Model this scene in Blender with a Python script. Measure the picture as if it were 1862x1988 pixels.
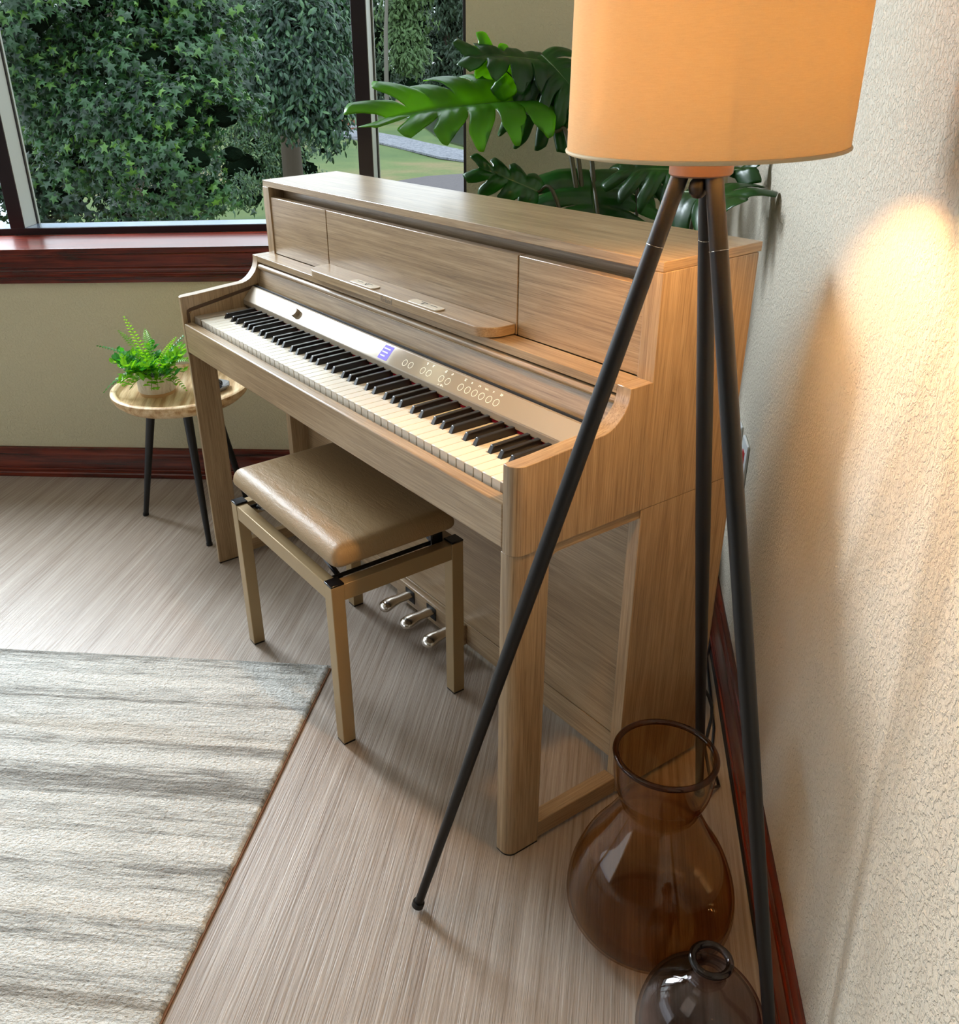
import bpy, bmesh, math, random
from mathutils import Vector, Matrix, noise

for o in list(bpy.data.objects): bpy.data.objects.remove(o)
S = bpy.context.scene
COL = S.collection
PI = math.pi

# ------------------------------------------------------------------ camera
CAM = Vector((2.2208, -0.8108, 1.352))
R = Vector((0.547096, 0.836204, -0.038057)); U = Vector((-0.360467, 0.276350, 0.890899)); F = Vector((-0.755500, 0.473640, -0.452700))
F.normalize(); R = (R - F * R.dot(F)).normalized(); U = R.cross(F)
FPX, CX, CY = 1759.48, 776.34, 982.11
cd = bpy.data.cameras.new('camera'); cam = bpy.data.objects.new('camera', cd); COL.objects.link(cam)
cam.matrix_world = Matrix.Translation(CAM) @ Matrix((R, U, -F)).transposed().to_4x4()
cd.sensor_fit = 'HORIZONTAL'; cd.sensor_width = 36; cd.lens = 36 * FPX / 1862
cd.shift_x = (931 - CX) / 1862; cd.shift_y = (CY - 994) / 1862
cd.clip_start = 0.02; cd.clip_end = 400
S.camera = cam

def at(u, v, d):
    """world point seen at picture position (u, v) at depth d metres"""
    return CAM + (F + R * ((u - CX) / FPX) - U * ((v - CY) / FPX)) * d
def ground_at(u, v, z):
    r = F + R * ((u - CX) / FPX) - U * ((v - CY) / FPX)
    return CAM + r * ((z - CAM.z) / r.z)

# ------------------------------------------------------------------ light, exposure
S.view_settings.view_transform = 'Standard'; S.view_settings.look = 'None'
S.view_settings.gamma = 1; S.view_settings.exposure = 0.0
S.view_settings.use_curve_mapping = False
W = bpy.data.worlds.new('sky'); S.world = W; W.use_nodes = True
wn = W.node_tree; wn.nodes.clear()
wo = wn.nodes.new('ShaderNodeOutputWorld'); bg = wn.nodes.new('ShaderNodeBackground')
tc = wn.nodes.new('ShaderNodeTexCoord'); sp = wn.nodes.new('ShaderNodeSeparateXYZ'); cr = wn.nodes.new('ShaderNodeValToRGB')
cr.color_ramp.elements[0].position = 0.0; cr.color_ramp.elements[0].color = (0.70, 0.78, 0.88, 1)
cr.color_ramp.elements[1].position = 0.6; cr.color_ramp.elements[1].color = (0.80, 0.90, 1.0, 1)
wn.links.new(tc.outputs['Generated'], sp.inputs[0]); wn.links.new(sp.outputs['Z'], cr.inputs[0])
wn.links.new(cr.outputs[0], bg.inputs[0]); wn.links.new(bg.outputs[0], wo.inputs[0])
bg.inputs[1].default_value = 3.2

# directions of the two walls: the piano stands across the corner between them
D = Vector((0.6447, 0.7644, 0)); N = Vector((-0.7644, 0.6447, 0))     # window wall: along, outwards
WC = 0.6107                                                             # N.p = WC on its inner face
P0 = Vector((-1.159, -0.427, 0))
RD = Vector((0.7071, -0.7071, 0)); RN = Vector((0.7071, 0.7071, 0)); RC = 1.9 / math.sqrt(2)
def wl(s, z, off=0.0): return P0 + D * s + N * off + Vector((0, 0, z))   # point on the window wall
def area(name, loc, aim, sx, sy, power, col, portal=False, spread=PI):
    l = bpy.data.lights.new(name, 'AREA'); l.shape = 'RECTANGLE'; l.size = sx; l.size_y = sy; l.energy = power; l.color = col
    l.spread = spread
    o = bpy.data.objects.new(name, l); COL.objects.link(o); o.location = loc
    o.rotation_euler = (Vector(aim) - Vector(loc)).to_track_quat('-Z', 'Y').to_euler()
    if portal: l.cycles.is_portal = True
    return o
# open sky beyond the panes to the left of the picture
area('daylight_left_pane', wl(-0.45, 2.1, 0.75), (1.3, -0.1, 0.3), 0.9, 1.3, 230, (0.84, 0.90, 1.0))
area('daylight_far_pane', wl(-2.9, 1.9, 0.6), (0.8, -1.0, 0.3), 2.2, 1.8, 36, (0.86, 0.93, 1.0))
area('daylight_side_pane', wl(0.95, 2.75, 1.0), (0.9, 0.3, 0.6), 1.3, 0.9, 14, (0.86, 0.94, 1.0))
# added fill from overhead, no known fixture, behind and above the photographer
area('fill_light', (1.2, -1.9, 2.66), (1.2, -1.9, 0), 1.2, 1.2, 5, (1.0, 0.93, 0.84))

# ------------------------------------------------------------------ materials
def srgb(r, g, b):
    f = lambda c: (c / 255 / 12.92) if c / 255 <= 0.04045 else ((c / 255 + 0.055) / 1.055) ** 2.4
    return (f(r), f(g), f(b), 1)
class NT:
    def __init__(s, name):
        s.m = bpy.data.materials.new(name); s.m.use_nodes = True; s.t = s.m.node_tree; s.t.nodes.clear()
        s.out = s.n('ShaderNodeOutputMaterial'); s.b = s.n('ShaderNodeBsdfPrincipled'); s.l(s.b.outputs[0], s.out.inputs[0])
    def n(s, k, **kw):
        x = s.t.nodes.new(k)
        for a, v in kw.items(): setattr(x, a, v)
        return x
    def l(s, a, b): s.t.links.new(a, b)
    def v(s, **kw):
        for a, v in kw.items(): s.b.inputs[a.replace('_', ' ')].default_value = v
    def coord(s, scale, rotz=0, kind='Object', vec=None):
        tc = s.n('ShaderNodeTexCoord'); mp = s.n('ShaderNodeMapping')
        s.l(tc.outputs[kind], mp.inputs[0])
        if rotz:
            mp.inputs['Rotation'].default_value = (0, 0, rotz)
            m2 = s.n('ShaderNodeMapping'); s.l(mp.outputs[0], m2.inputs[0]); mp = m2
        mp.inputs['Scale'].default_value = scale
        return mp.outputs[0]
    def noise(s, vec, scale=1, detail=4, rough=.5, dist=0):
        x = s.n('ShaderNodeTexNoise'); s.l(vec, x.inputs['Vector'])
        x.inputs['Scale'].default_value = scale; x.inputs['Detail'].default_value = detail
        x.inputs['Roughness'].default_value = rough; x.inputs['Distortion'].default_value = dist
        return x.outputs['Fac']
    def ramp(s, fac, stops):
        r = s.n('ShaderNodeValToRGB'); s.l(fac, r.inputs[0]); e = r.color_ramp.elements
        while len(e) < len(stops): e.new(.5)
        for i, (p, c) in enumerate(stops): e[i].position = p; e[i].color = c
        return r.outputs[0]
    def mix(s, a, b, fac, mode='MIX'):
        x = s.n('ShaderNodeMix', data_type='RGBA', blend_type=mode)
        for i, q in ((0, fac), (6, a), (7, b)):
            if isinstance(q, (float, int, tuple)): x.inputs[i].default_value = q
            else: s.l(q, x.inputs[i])
        return x.outputs[2]
    def math(s, op, a, b):
        x = s.n('ShaderNodeMath', operation=op)
        for i, q in enumerate((a, b)):
            if isinstance(q, (float, int)): x.inputs[i].default_value = q
            else: s.l(q, x.inputs[i])
        return x.outputs[0]
    def bump(s, h, dist=.001, strength=1):
        b = s.n('ShaderNodeBump'); b.inputs['Distance'].default_value = dist; b.inputs['Strength'].default_value = strength
        s.l(h, b.inputs['Height']); s.l(b.outputs[0], s.b.inputs['Normal'])
    def col(s, c): s.l(c, s.b.inputs['Base Color'])

def plain(name, c, rough=.5, metal=0, coat=0, **kw):
    n = NT(name); n.v(Base_Color=c, Roughness=rough, Metallic=metal, Coat_Weight=coat)
    for k, v in kw.items(): n.b.inputs[k.replace('_', ' ')].default_value = v
    return n.m

def wood(name, axis, cols, across=330, along=6.0, rough=.32, bump=.00010, rot=0, fig=.22, fs=11, coat=.42):
    n = NT(name)
    sc = [across] * 3; sc[axis] = along
    v = n.coord(tuple(sc), rot)
    fine = n.noise(v, 1, 7, .68, .1)
    sc2 = [fs] * 3; sc2[axis] = fs * .085
    v2 = n.coord(tuple(sc2), rot)
    # cathedral figure: contour lines of a slow noise, drawn out along the grain
    big = n.noise(v2, 1, 2, .45, .35)
    ct = n.math('FRACT', n.math('MULTIPLY', big, 9.0), 0)
    ct = n.math('MULTIPLY', n.math('ABSOLUTE', n.math('SUBTRACT', ct, .5), 0), 2.0)
    f = n.math('ADD', n.math('ADD', n.math('MULTIPLY', fine, 1 - fig), n.math('MULTIPLY', ct, fig * .45)), n.math('MULTIPLY', big, fig * .55))
    c = n.ramp(f, [(.36, cols[0]), (.50, cols[1]), (.62, cols[2])])
    sc3 = [520] * 3; sc3[axis] = 16
    pores = n.noise(n.coord(tuple(sc3), rot), 1, 2, .5)
    pr = n.ramp(pores, [(.30, (.60, .58, .55, 1)), (.44, (1, 1, 1, 1))])
    n.col(n.mix(c, pr, .6, 'MULTIPLY')); n.v(Roughness=rough, Coat_Weight=coat, Coat_Roughness=.24)
    n.bump(n.math('ADD', n.math('MULTIPLY', pores, .6), fine), bump)
    return n.m
OAK = (srgb(138, 112, 82), srgb(162, 135, 101), srgb(180, 154, 120))
oakX = wood('oak_grain_x', 0, OAK); oakY = wood('oak_grain_y', 1, OAK); oakZ = wood('oak_grain_z', 2, OAK)
mangoM = wood('pale_mango_wood', 0, (srgb(176, 132, 84), srgb(214, 182, 136), srgb(232, 208, 168)), across=60, along=4, rough=.5, fig=.30, rot=.5, fs=9, coat=0)
cherryL = wood('cherry_trim_l', 0, (srgb(48, 12, 6), srgb(92, 26, 12), srgb(124, 42, 20)), across=60, along=2.5, rough=.24, rot=-math.atan2(.7644, .6447), bump=.0001)
cherryR = wood('cherry_trim_r', 0, (srgb(48, 12, 6), srgb(92, 26, 12), srgb(124, 42, 20)), across=60, along=2.5, rough=.24, rot=PI / 4, bump=.0001)

def floor_mat():
    n = NT('vinyl_plank'); a = math.radians(46.3)
    v1 = n.coord((2.2, 150, 1), a); v2 = n.coord((.9, 22, 1), a); v3 = n.coord((14, 420, 1), a)
    f = n.noise(v1, 1, 6, .6, .15); g = n.noise(v2, 1, 4, .55, .3); h = n.noise(v3, 1, 2, .5)
    m = n.math('ADD', n.math('MULTIPLY', f, .62), n.math('MULTIPLY', g, .38))
    c = n.ramp(m, [(.32, srgb(124, 106, 92)), (.44, srgb(150, 135, 121)), (.56, srgb(168, 155, 143)), (.70, srgb(187, 177, 167))])
    pr = n.ramp(h, [(.34, (.72, .7, .68, 1)), (.46, (1, 1, 1, 1))])
    n.col(n.mix(c, pr, .5, 'MULTIPLY')); n.v(Roughness=.42)
    n.bump(n.math('ADD', f, n.math('MULTIPLY', h, .6)), .0011)
    return n.m
def wall_mat(name, c, dist):
    n = NT(name); v = n.coord((1, 1, 1))
    a = n.noise(v, 130, 3, .6, .5); b = n.noise(v, 320, 2, .5)
    h = n.ramp(a, [(.42, (0, 0, 0, 1)), (.58, (1, 1, 1, 1))])
    n.bump(n.math('ADD', n.math('MULTIPLY', h, 1.0), n.math('MULTIPLY', b, .5)), dist)
    n.v(Base_Color=c, Roughness=.75)
    return n.m
M = {}
M['floor'] = floor_mat()
M['wall'] = wall_mat('painted_wall', srgb(210, 202, 170), .0009)
M['wallR'] = wall_mat('painted_wall_heavy', srgb(206, 197, 180), .0017)
M['rear'] = plain('brown_wall', srgb(128, 116, 96), .8)
M['ceiling'] = plain('ceiling_paint', srgb(225, 223, 215), .8)
M['frame'] = plain('dark_bronze_frame', srgb(30, 22, 28), .35)
M['sheen_bead'] = plain('sky_sheen_and_bead', srgb(160, 158, 148), .45)  # pale tone paints sky reflection on the bar sides; also colours the bead
M['rail_sheen'] = plain('sky_tinted_rail_top', srgb(150, 165, 185), .16, .6)  # blue tint paints the sky's reflection on the dark rail
M['white_key'] = plain('white_key', srgb(236, 228, 212), .22, coat=.3)
M['key_front'] = M['white_key']
M['black_key'] = plain('black_key', srgb(20, 16, 17), .3, coat=.2)
M['felt'] = plain('red_felt', srgb(200, 20, 50), .9)
M['groove'] = plain('brown_groove', srgb(84, 62, 44), .6)
M['black'] = plain('matte_black', srgb(14, 13, 14), .6)
M['panel'] = plain('champagne_panel', srgb(160, 145, 125), .45, .15)
M['panel_gloss'] = plain('champagne_gloss', srgb(176, 160, 138), .06, .15, coat=1, Coat_Roughness=.02)
M['molding'] = plain('champagne_molding', srgb(180, 160, 130), .25, .5)
M['clip'] = plain('satin_clip', srgb(214, 200, 178), .35)
M['ink'] = plain('printed_white', srgb(235, 228, 205), .5, Emission_Color=(.9, .86, .68, 1), Emission_Strength=.35)
M['display'] = plain('display_blue', srgb(60, 50, 150), .5, Emission_Color=(.14, .10, .62, 1), Emission_Strength=1.2, Specular_IOR_Level=.1)
M['display_ink'] = plain('display_ink', srgb(90, 90, 190), .3, Emission_Color=(.2, .2, .8, 1), Emission_Strength=.8)
M['chrome'] = plain('chrome', srgb(205, 198, 188), .18, 1)
M['bench'] = plain('beige_powdercoat', srgb(164, 140, 102), .38, .25)
M['cap'] = plain('black_plastic', srgb(14, 14, 18), .2)
M['bronze'] = plain('dark_bronze', srgb(14, 11, 11), .48, .1)
M['hub'] = plain('bronze_hub', srgb(118, 88, 72), .5)
M['tblack'] = plain('black_leg', srgb(16, 17, 20), .42)
M['plate'] = plain('white_plate', srgb(222, 228, 232), .3)
M['redplug'] = plain('red_receptacle', srgb(170, 30, 40), .4)
M['cord'] = plain('black_cord', srgb(14, 15, 18), .3)
M['potwood'] = plain('pot_wood', srgb(196, 160, 116), .55)
M['soil'] = plain('soil', srgb(40, 30, 22), .9)
M['basket'] = plain('dark_planter', srgb(50, 46, 42), .6)
M['bark'] = plain('bark', srgb(72, 62, 50), .9)
M['palebark'] = plain('pale_bark', srgb(92, 88, 78), .9)
M['benchwood'] = plain('park_bench_wood', srgb(120, 70, 50), .6)
M['rock'] = plain('black_stone', srgb(18, 18, 22), .25)
M['dish'] = plain('grey_dish', srgb(120, 118, 116), .4)

def leather():
    n = NT('beige_leather'); v = n.coord((1, 1, 1))
    w = n.noise(n.coord((18, 70, 18)), 1, 4, .6, .8); f = n.noise(v, 420, 2, .5)
    n.v(Base_Color=srgb(150, 124, 88), Roughness=.46)
    n.bump(n.math('ADD', n.math('MULTIPLY', w, .9), n.math('MULTIPLY', f, .25)), .0016); return n.m
M['leather'] = leather()
def marble():
    n = NT('washed_ceramic'); a = n.noise(n.coord((40, 40, 9)), 1, 5, .7, 1.5)
    n.col(n.ramp(a, [(.3, srgb(150, 140, 132)), (.45, srgb(212, 204, 196)), (.6, srgb(228, 222, 216))])); n.v(Roughness=.5)
    n.bump(a, .0008); return n.m
M['marble'] = marble()
def rugm():
    n = NT('woven_rug'); ang = -math.atan2(.7572, .6532)
    # local x runs along the stripes
    st = n.noise(n.coord((.30, 13, 1)), 1, 2.5, .6, .25)
    st2 = n.noise(n.coord((9.0, 110, 1)), 1, 4, .75, .3)
    tint = n.noise(n.coord((.35, 5.2, 1)), 1, 2, .5)
    m = n.math('ADD', n.math('MULTIPLY', st, .60), n.math('MULTIPLY', st2, .40))
    c = n.ramp(m, [(.37, srgb(112, 110, 104)), (.44, srgb(160, 159, 154)), (.505, srgb(214, 213, 208)), (.58, srgb(240, 238, 232))])
    c2 = n.mix(c, srgb(196, 172, 140), n.ramp(tint, [(.55, (0, 0, 0, 1)), (.72, (.45, .45, .45, 1))]))
    fl = n.noise(n.coord((90, 260, 90)), 1, 3, .7, .4)
    dk = n.ramp(fl, [(.30, (.50, .50, .48, 1)), (.48, (1, 1, 1, 1))])
    n.col(n.mix(c2, dk, .8, 'MULTIPLY')); n.v(Roughness=.95, Sheen_Weight=.3)
    n.bump(n.math('ADD', fl, n.noise(n.coord((160, 160, 160)), 1, 2, .5)), .006); return n.m
M['rug'] = rugm()
M['rugback'] = plain('rug_backing', srgb(122, 82, 52), .8)

def glass(name, c, rough=.0, ior=1.45):
    n = NT(name); n.v(Base_Color=c, Roughness=rough, IOR=ior, Transmission_Weight=1)
    return n.m
def thin_glass(name, tint, edge, gl):
    """tinted blown glass wall: clearer face on, deeper where the eye crosses it at a slant"""
    n = NT(name); t = n.n('ShaderNodeBsdfTransparent'); g = n.n('ShaderNodeBsdfGlossy'); g.inputs['Roughness'].default_value = .015
    lw = n.n('ShaderNodeLayerWeight'); lw.inputs['Blend'].default_value = .42
    n.l(n.ramp(lw.outputs['Facing'], [(.0, tint), (.62, tint), (.95, edge)]), t.inputs[0])
    fr = n.n('ShaderNodeMath', operation='MULTIPLY_ADD'); lw2 = n.n('ShaderNodeLayerWeight'); lw2.inputs['Blend'].default_value = .5; n.l(n.math('POWER', lw2.outputs['Facing'], 4.0), fr.inputs[0]); fr.inputs[1].default_value = .55; fr.inputs[2].default_value = .035
    m = n.n('ShaderNodeMixShader'); n.l(fr.outputs[0], m.inputs[0]); n.l(t.outputs[0], m.inputs[1]); n.l(g.outputs[0], m.inputs[2])
    n.l(m.outputs[0], n.out.inputs[0]); return n.m
M['amber'] = thin_glass('amber_glass', (.905, .77, .59, 1), (.52, .31, .15, 1), 1.45)
M['smoke'] = thin_glass('smoke_glass', (.82, .77, .76, 1), (.34, .27, .27, 1), 1.45)
M['amber_rim'] = thin_glass('amber_rim_glass', (.50, .36, .26, 1), (.10, .06, .05, 1), 1.45)
M['smoke_rim'] = thin_glass('smoke_rim_glass', (.52, .47, .46, 1), (.12, .09, .09, 1), 1.45)
def pane_mat():
    n = NT('window_glass'); g = n.n('ShaderNodeBsdfGlossy'); g.inputs['Roughness'].default_value = .0
    t = n.n('ShaderNodeBsdfTransparent'); t.inputs[0].default_value = (.90, .92, .91, 1)
    m = n.n('ShaderNodeMixShader'); m.inputs[0].default_value = .012
    n.l(t.outputs[0], m.inputs[1]); n.l(g.outputs[0], m.inputs[2]); n.l(m.outputs[0], n.out.inputs[0]); return n.m
M['pane'] = pane_mat()
def shade_mat():
    n = NT('linen_shade'); v = n.coord((900, 900, 2200)); v2 = n.coord((90, 90, 1500))
    a = n.noise(v, 1, 2, .5); b = n.noise(v2, 1, 3, .6)
    c = n.ramp(n.math('ADD', n.math('MULTIPLY', a, .4), n.math('MULTIPLY', b, .6)), [(.3, srgb(218, 200, 166)), (.7, srgb(230, 214, 182))])
    d = n.n('ShaderNodeBsdfDiffuse'); t = n.n('ShaderNodeBsdfTranslucent'); m = n.n('ShaderNodeMixShader'); m.inputs[0].default_value = .5
    n.l(c, d.inputs[0]); n.l(c, t.inputs[0]); n.l(d.outputs[0], m.inputs[1]); n.l(t.outputs[0], m.inputs[2])
    n.l(m.outputs[0], n.out.inputs[0]); return n.m
M['shade'] = shade_mat()
M['bulb'] = plain('bulb', (1, .8, .5, 1), .5, Emission_Color=(1.0, .55, .19, 1), Emission_Strength=720)

def leafm(name, c1, c2, rough=.35, trans=.35, tcol=None, scale=3.0, island=None):
    n = NT(name); a = n.noise(n.coord((scale,) * 3), 1, 3, .6)
    if island:
        ge = n.n('ShaderNodeNewGeometry'); a = n.math('ADD', n.math('MULTIPLY', a, .35), n.math('MULTIPLY', ge.outputs['Random Per Island'], .65))
        c = n.ramp(a, [(.30, c1), (.70, c2), (.84, island)])
    else: c = n.ramp(a, [(.35, c1), (.65, c2)])
    n.col(c); n.v(Roughness=rough)
    t = n.n('ShaderNodeBsdfTranslucent'); m = n.n('ShaderNodeMixShader'); m.inputs[0].default_value = trans
    if tcol: t.inputs[0].default_value = tcol
    else: n.l(c, t.inputs[0])
    n.l(n.b.outputs[0], m.inputs[1]); n.l(t.outputs[0], m.inputs[2]); n.l(m.outputs[0], n.out.inputs[0])
    return n.m
M['monstera'] = leafm('monstera_green', srgb(22, 58, 20), srgb(34, 84, 24), .28, .30, srgb(90, 160, 20), 9)
M['monstera_l'] = leafm('monstera_light_green', srgb(44, 96, 30), srgb(70, 130, 38), .26, .58, srgb(165, 215, 30), 9)
M['petiole'] = plain('petiole', srgb(64, 60, 30), .5)
M['petiole_g'] = plain('petiole_green', srgb(74, 104, 40), .5)
M['fern'] = leafm('fern_green', srgb(78, 156, 20), srgb(124, 196, 30), .4, .35, srgb(150, 215, 30), 30)
M['fern_d'] = leafm('fern_dark_green', srgb(26, 112, 40), srgb(52, 150, 40), .4, .3, srgb(80, 180, 40), 30)
M['maple'] = leafm('maple_leaves', srgb(16, 42, 24), srgb(52, 90, 50), .40, .2, srgb(50, 96, 28), 1.6, srgb(92, 132, 44))
M['oakleaf'] = leafm('oak_leaves', srgb(22, 46, 34), srgb(60, 92, 66), .45, .18, srgb(56, 96, 40), 1.2, srgb(90, 124, 80))
M['brush'] = leafm('underbrush_leaves', srgb(40, 70, 44), srgb(84, 116, 74), .5, .2, srgb(70, 108, 50), 1.2, srgb(122, 142, 82))
M['fartree'] = leafm('distant_leaves', srgb(32, 54, 38), srgb(60, 82, 54), .6, .15, srgb(60, 86, 40), .16)
M['farpale'] = leafm('distant_pale_leaves', srgb(56, 84, 44), srgb(84, 110, 60), .6, .15, srgb(90, 116, 48), .16)
M['core'] = plain('leaf_gap_shade', srgb(10, 20, 11), 1, 0, 0, Specular_IOR_Level=0)  # near-black, paints the shade seen between the leaves
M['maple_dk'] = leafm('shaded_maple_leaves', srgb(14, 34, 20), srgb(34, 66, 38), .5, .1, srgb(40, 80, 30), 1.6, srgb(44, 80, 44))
def grass():
    n = NT('lawn'); a = n.noise(n.coord((.10, .10, .1)), 1, 5, .6, .5); b = n.noise(n.coord((9, 9, 9)), 1, 3, .6)
    c = n.ramp(a, [(.38, srgb(70, 94, 42)), (.50, srgb(92, 108, 54)), (.58, srgb(122, 112, 72)), (.68, srgb(140, 116, 84))])
    n.col(n.mix(c, n.ramp(b, [(.3, (.62, .66, .6, 1)), (.65, (1, 1, 1, 1))]), .6, 'MULTIPLY')); n.v(Roughness=.95); return n.m
def speck(name, a, b, sc, rough=.9):
    n = NT(name); f = n.noise(n.coord((sc,) * 3), 1, 3, .8)
    n.col(n.ramp(f, [(.35, a), (.62, b)])); n.v(Roughness=rough); return n.m
M['grass'] = grass(); M['gravel'] = speck('gravel', srgb(84, 86, 94), srgb(136, 138, 146), 7)
M['asphalt'] = speck('asphalt', srgb(80, 74, 76), srgb(96, 88, 90), 20)
M['palegravel'] = speck('white_stones', srgb(150, 160, 165), srgb(235, 240, 242), 5)
M['pond'] = plain('pond_water', srgb(50, 58, 42), .2)

# ------------------------------------------------------------------ mesh helpers
def newobj(name, verts, faces, mat, parent=None, smooth=False, bevel=0, seg=2, angle=40):
    me = bpy.data.meshes.new(name); me.from_pydata([tuple(v) for v in verts], [], faces); me.update()
    bm = bmesh.new(); bm.from_mesh(me); bmesh.ops.recalc_face_normals(bm, faces=bm.faces); bm.to_mesh(me); bm.free()
    o = bpy.data.objects.new(name, me); COL.objects.link(o)
    if mat: me.materials.append(mat)
    if parent:
        o.parent = parent
        off = parent.matrix_basis.translation
        if parent.parent: off = off + parent.parent.matrix_basis.translation
        me.transform(Matrix.Translation(-off))
    if bevel:
        b = o.modifiers.new('bevel', 'BEVEL'); b.width = bevel; b.segments = seg; b.limit_method = 'ANGLE'; b.angle_limit = math.radians(30)
        smooth = True
    if smooth:
        me.shade_smooth()
        try: me.set_sharp_from_angle(angle=math.radians(angle))
        except Exception: pass
    return o
class G:
    def __init__(s): s.v = []; s.f = []
    def add(s, v, f):
        n = len(s.v); s.v += [Vector(x) for x in v]; s.f += [tuple(i + n for i in q) for q in f]; return s
    def box(s, x0, x1, y0, y1, z0, z1):
        v = [(x, y, z) for x in (x0, x1) for y in (y0, y1) for z in (z0, z1)]
        return s.add(v, [(0, 1, 3, 2), (4, 6, 7, 5), (0, 4, 5, 1), (2, 3, 7, 6), (0, 2, 6, 4), (1, 5, 7, 3)])
    def prism(s, poly, a, b):
        """poly: list of points (Vector), swept from offset a to offset b (Vectors)"""
        n = len(poly); v = [Vector(p) + Vector(a) for p in poly] + [Vector(p) + Vector(b) for p in poly]
        f = [tuple(range(n - 1, -1, -1)), tuple(range(n, 2 * n))] + [(i, (i + 1) % n, n + (i + 1) % n, n + i) for i in range(n)]
        return s.add(v, f)
    def tube(s, pts, rad, k=12, caps=True):
        pts = [Vector(p) for p in pts]; rad = rad if isinstance(rad, (list, tuple)) else [rad] * len(pts)
        v = []; f = []; up = None
        for i, p in enumerate(pts):
            t = (pts[min(i + 1, len(pts) - 1)] - pts[max(i - 1, 0)]).normalized()
            if up is None: up = Vector((0, 0, 1)) if abs(t.z) < .9 else Vector((1, 0, 0))
            x = t.cross(up).normalized(); up = x.cross(t).normalized()
            for j in range(k):
                a = 2 * PI * j / k; v.append(p + (x * math.cos(a) + up * math.sin(a)) * rad[i])
        for i in range(len(pts) - 1):
            for j in range(k): f.append((i * k + j, i * k + (j + 1) % k, (i + 1) * k + (j + 1) % k, (i + 1) * k + j))
        if caps: f.append(tuple(range(k - 1, -1, -1))); f.append(tuple(range((len(pts) - 1) * k, len(pts) * k)))
        return s.add(v, f)
    def lathe(s, prof, c, k=48, close=False):
        """prof: (radius, z) points revolved about the vertical through c"""
        v = []; f = []; n = len(prof)
        for r, z in prof:
            for j in range(k): a = 2 * PI * j / k; v.append((c[0] + r * math.cos(a), c[1] + r * math.sin(a), c[2] + z))
        for i in range(n if close else n - 1):
            i2 = (i + 1) % n
            for j in range(k): f.append((i * k + j, i * k + (j + 1) % k, i2 * k + (j + 1) % k, i2 * k + j))
        if not close:
            if prof[0][0] > 1e-6: f.append(tuple(range(k - 1, -1, -1)))
            if prof[-1][0] > 1e-6: f.append(tuple(range((n - 1) * k, n * k)))
        return s.add(v, f)
    def obj(s, name, mat, parent=None, **kw): return newobj(name, s.v, s.f, mat, parent, **kw)
def thing(name, loc, label, cat, group=None):
    o = bpy.data.objects.new(name, None); COL.objects.link(o); o.location = loc; o.empty_display_size = .05
    o['label'] = label; o['category'] = cat
    if group: o['group'] = group
    return o
def tag(o, label, cat, group=None, kind=None):
    o['label'] = label; o['category'] = cat
    if group: o['group'] = group
    if kind: o['kind'] = kind
    return o
def struct(o): o['kind'] = 'structure'; return o
def box(name, a, b, mat, parent=None, bevel=.0012, **kw): return G().box(a[0], b[0], a[1], b[1], a[2], b[2]).obj(name, mat, parent, bevel=bevel, **kw)
def profx(name, prof, x0, x1, mat, parent, bevel=.0012, **kw):
    """prof (y, z) swept along x"""
    return G().prism([Vector((0, y, z)) for y, z in prof], (x0, 0, 0), (x1, 0, 0)).obj(name, mat, parent, bevel=bevel, **kw)

# ------------------------------------------------------------------ the room
FZ = -.12
SMAX = 2.474
fl = [wl(-6, 0, 0), wl(SMAX + .02, 0, 0), Vector((5.2, 1.9 - 5.2, 0)), Vector((5.2, -6, 0)), wl(-6, 0, 0) + Vector((3.0, -5, 0))]
g = G().prism(fl, (0, 0, -.12), (0, 0, 0)); o = g.obj('floor', M['floor']); struct(o)
def wallbox(name, s0, s1, z0, z1, mat, d0=0.0, d1=.28, bevel=0):
    """slab on the window wall between s0..s1, z0..z1, from offset d0 to d1 outwards"""
    p = [wl(s0, z0, d0), wl(s1, z0, d0), wl(s1, z1, d0), wl(s0, z1, d0)]
    return G().prism(p, (0, 0, 0), N * (d1 - d0)).obj(name, mat, bevel=bevel)
CEIL = 2.75
JS = 1.7255
g = G()
for (a, b, c, d) in ((-6, SMAX + .3, 0, .80), (JS, SMAX + .3, .80, CEIL), (-6, JS, 2.45, CEIL)):
    p = [wl(a, c, 0), wl(b, c, 0), wl(b, d, 0), wl(a, d, 0)]; g.prism(p, (0, 0, 0), N * .30)
o = g.obj('wall_left', M['wall']); struct(o)
q0 = Vector((.40, 1.50, 0)); q1 = q0 + RD * 6.8
g = G().prism([q0, q1, q1 + Vector((0, 0, CEIL)), q0 + Vector((0, 0, CEIL))], (0, 0, 0), RN * .15)
o = g.obj('wall_right', M['wallR']); struct(o)
g = G().prism(fl, (0, 0, CEIL), (0, 0, CEIL + .1)); o = g.obj('ceiling', M['ceiling']); struct(o)
# walls of the room behind the camera
a, b, c, d = fl[4], fl[3], fl[2], fl[0]
g = G().prism([a, b, b + Vector((0, 0, CEIL)), a + Vector((0, 0, CEIL))], (0, 0, 0), (0, -.15, 0)); struct(g.obj('wall_rear', M['rear']))
g = G().prism([b, c, c + Vector((0, 0, CEIL)), b + Vector((0, 0, CEIL))], (0, 0, 0), (.15, 0, 0)); struct(g.obj('wall_side', M['rear']))

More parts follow.
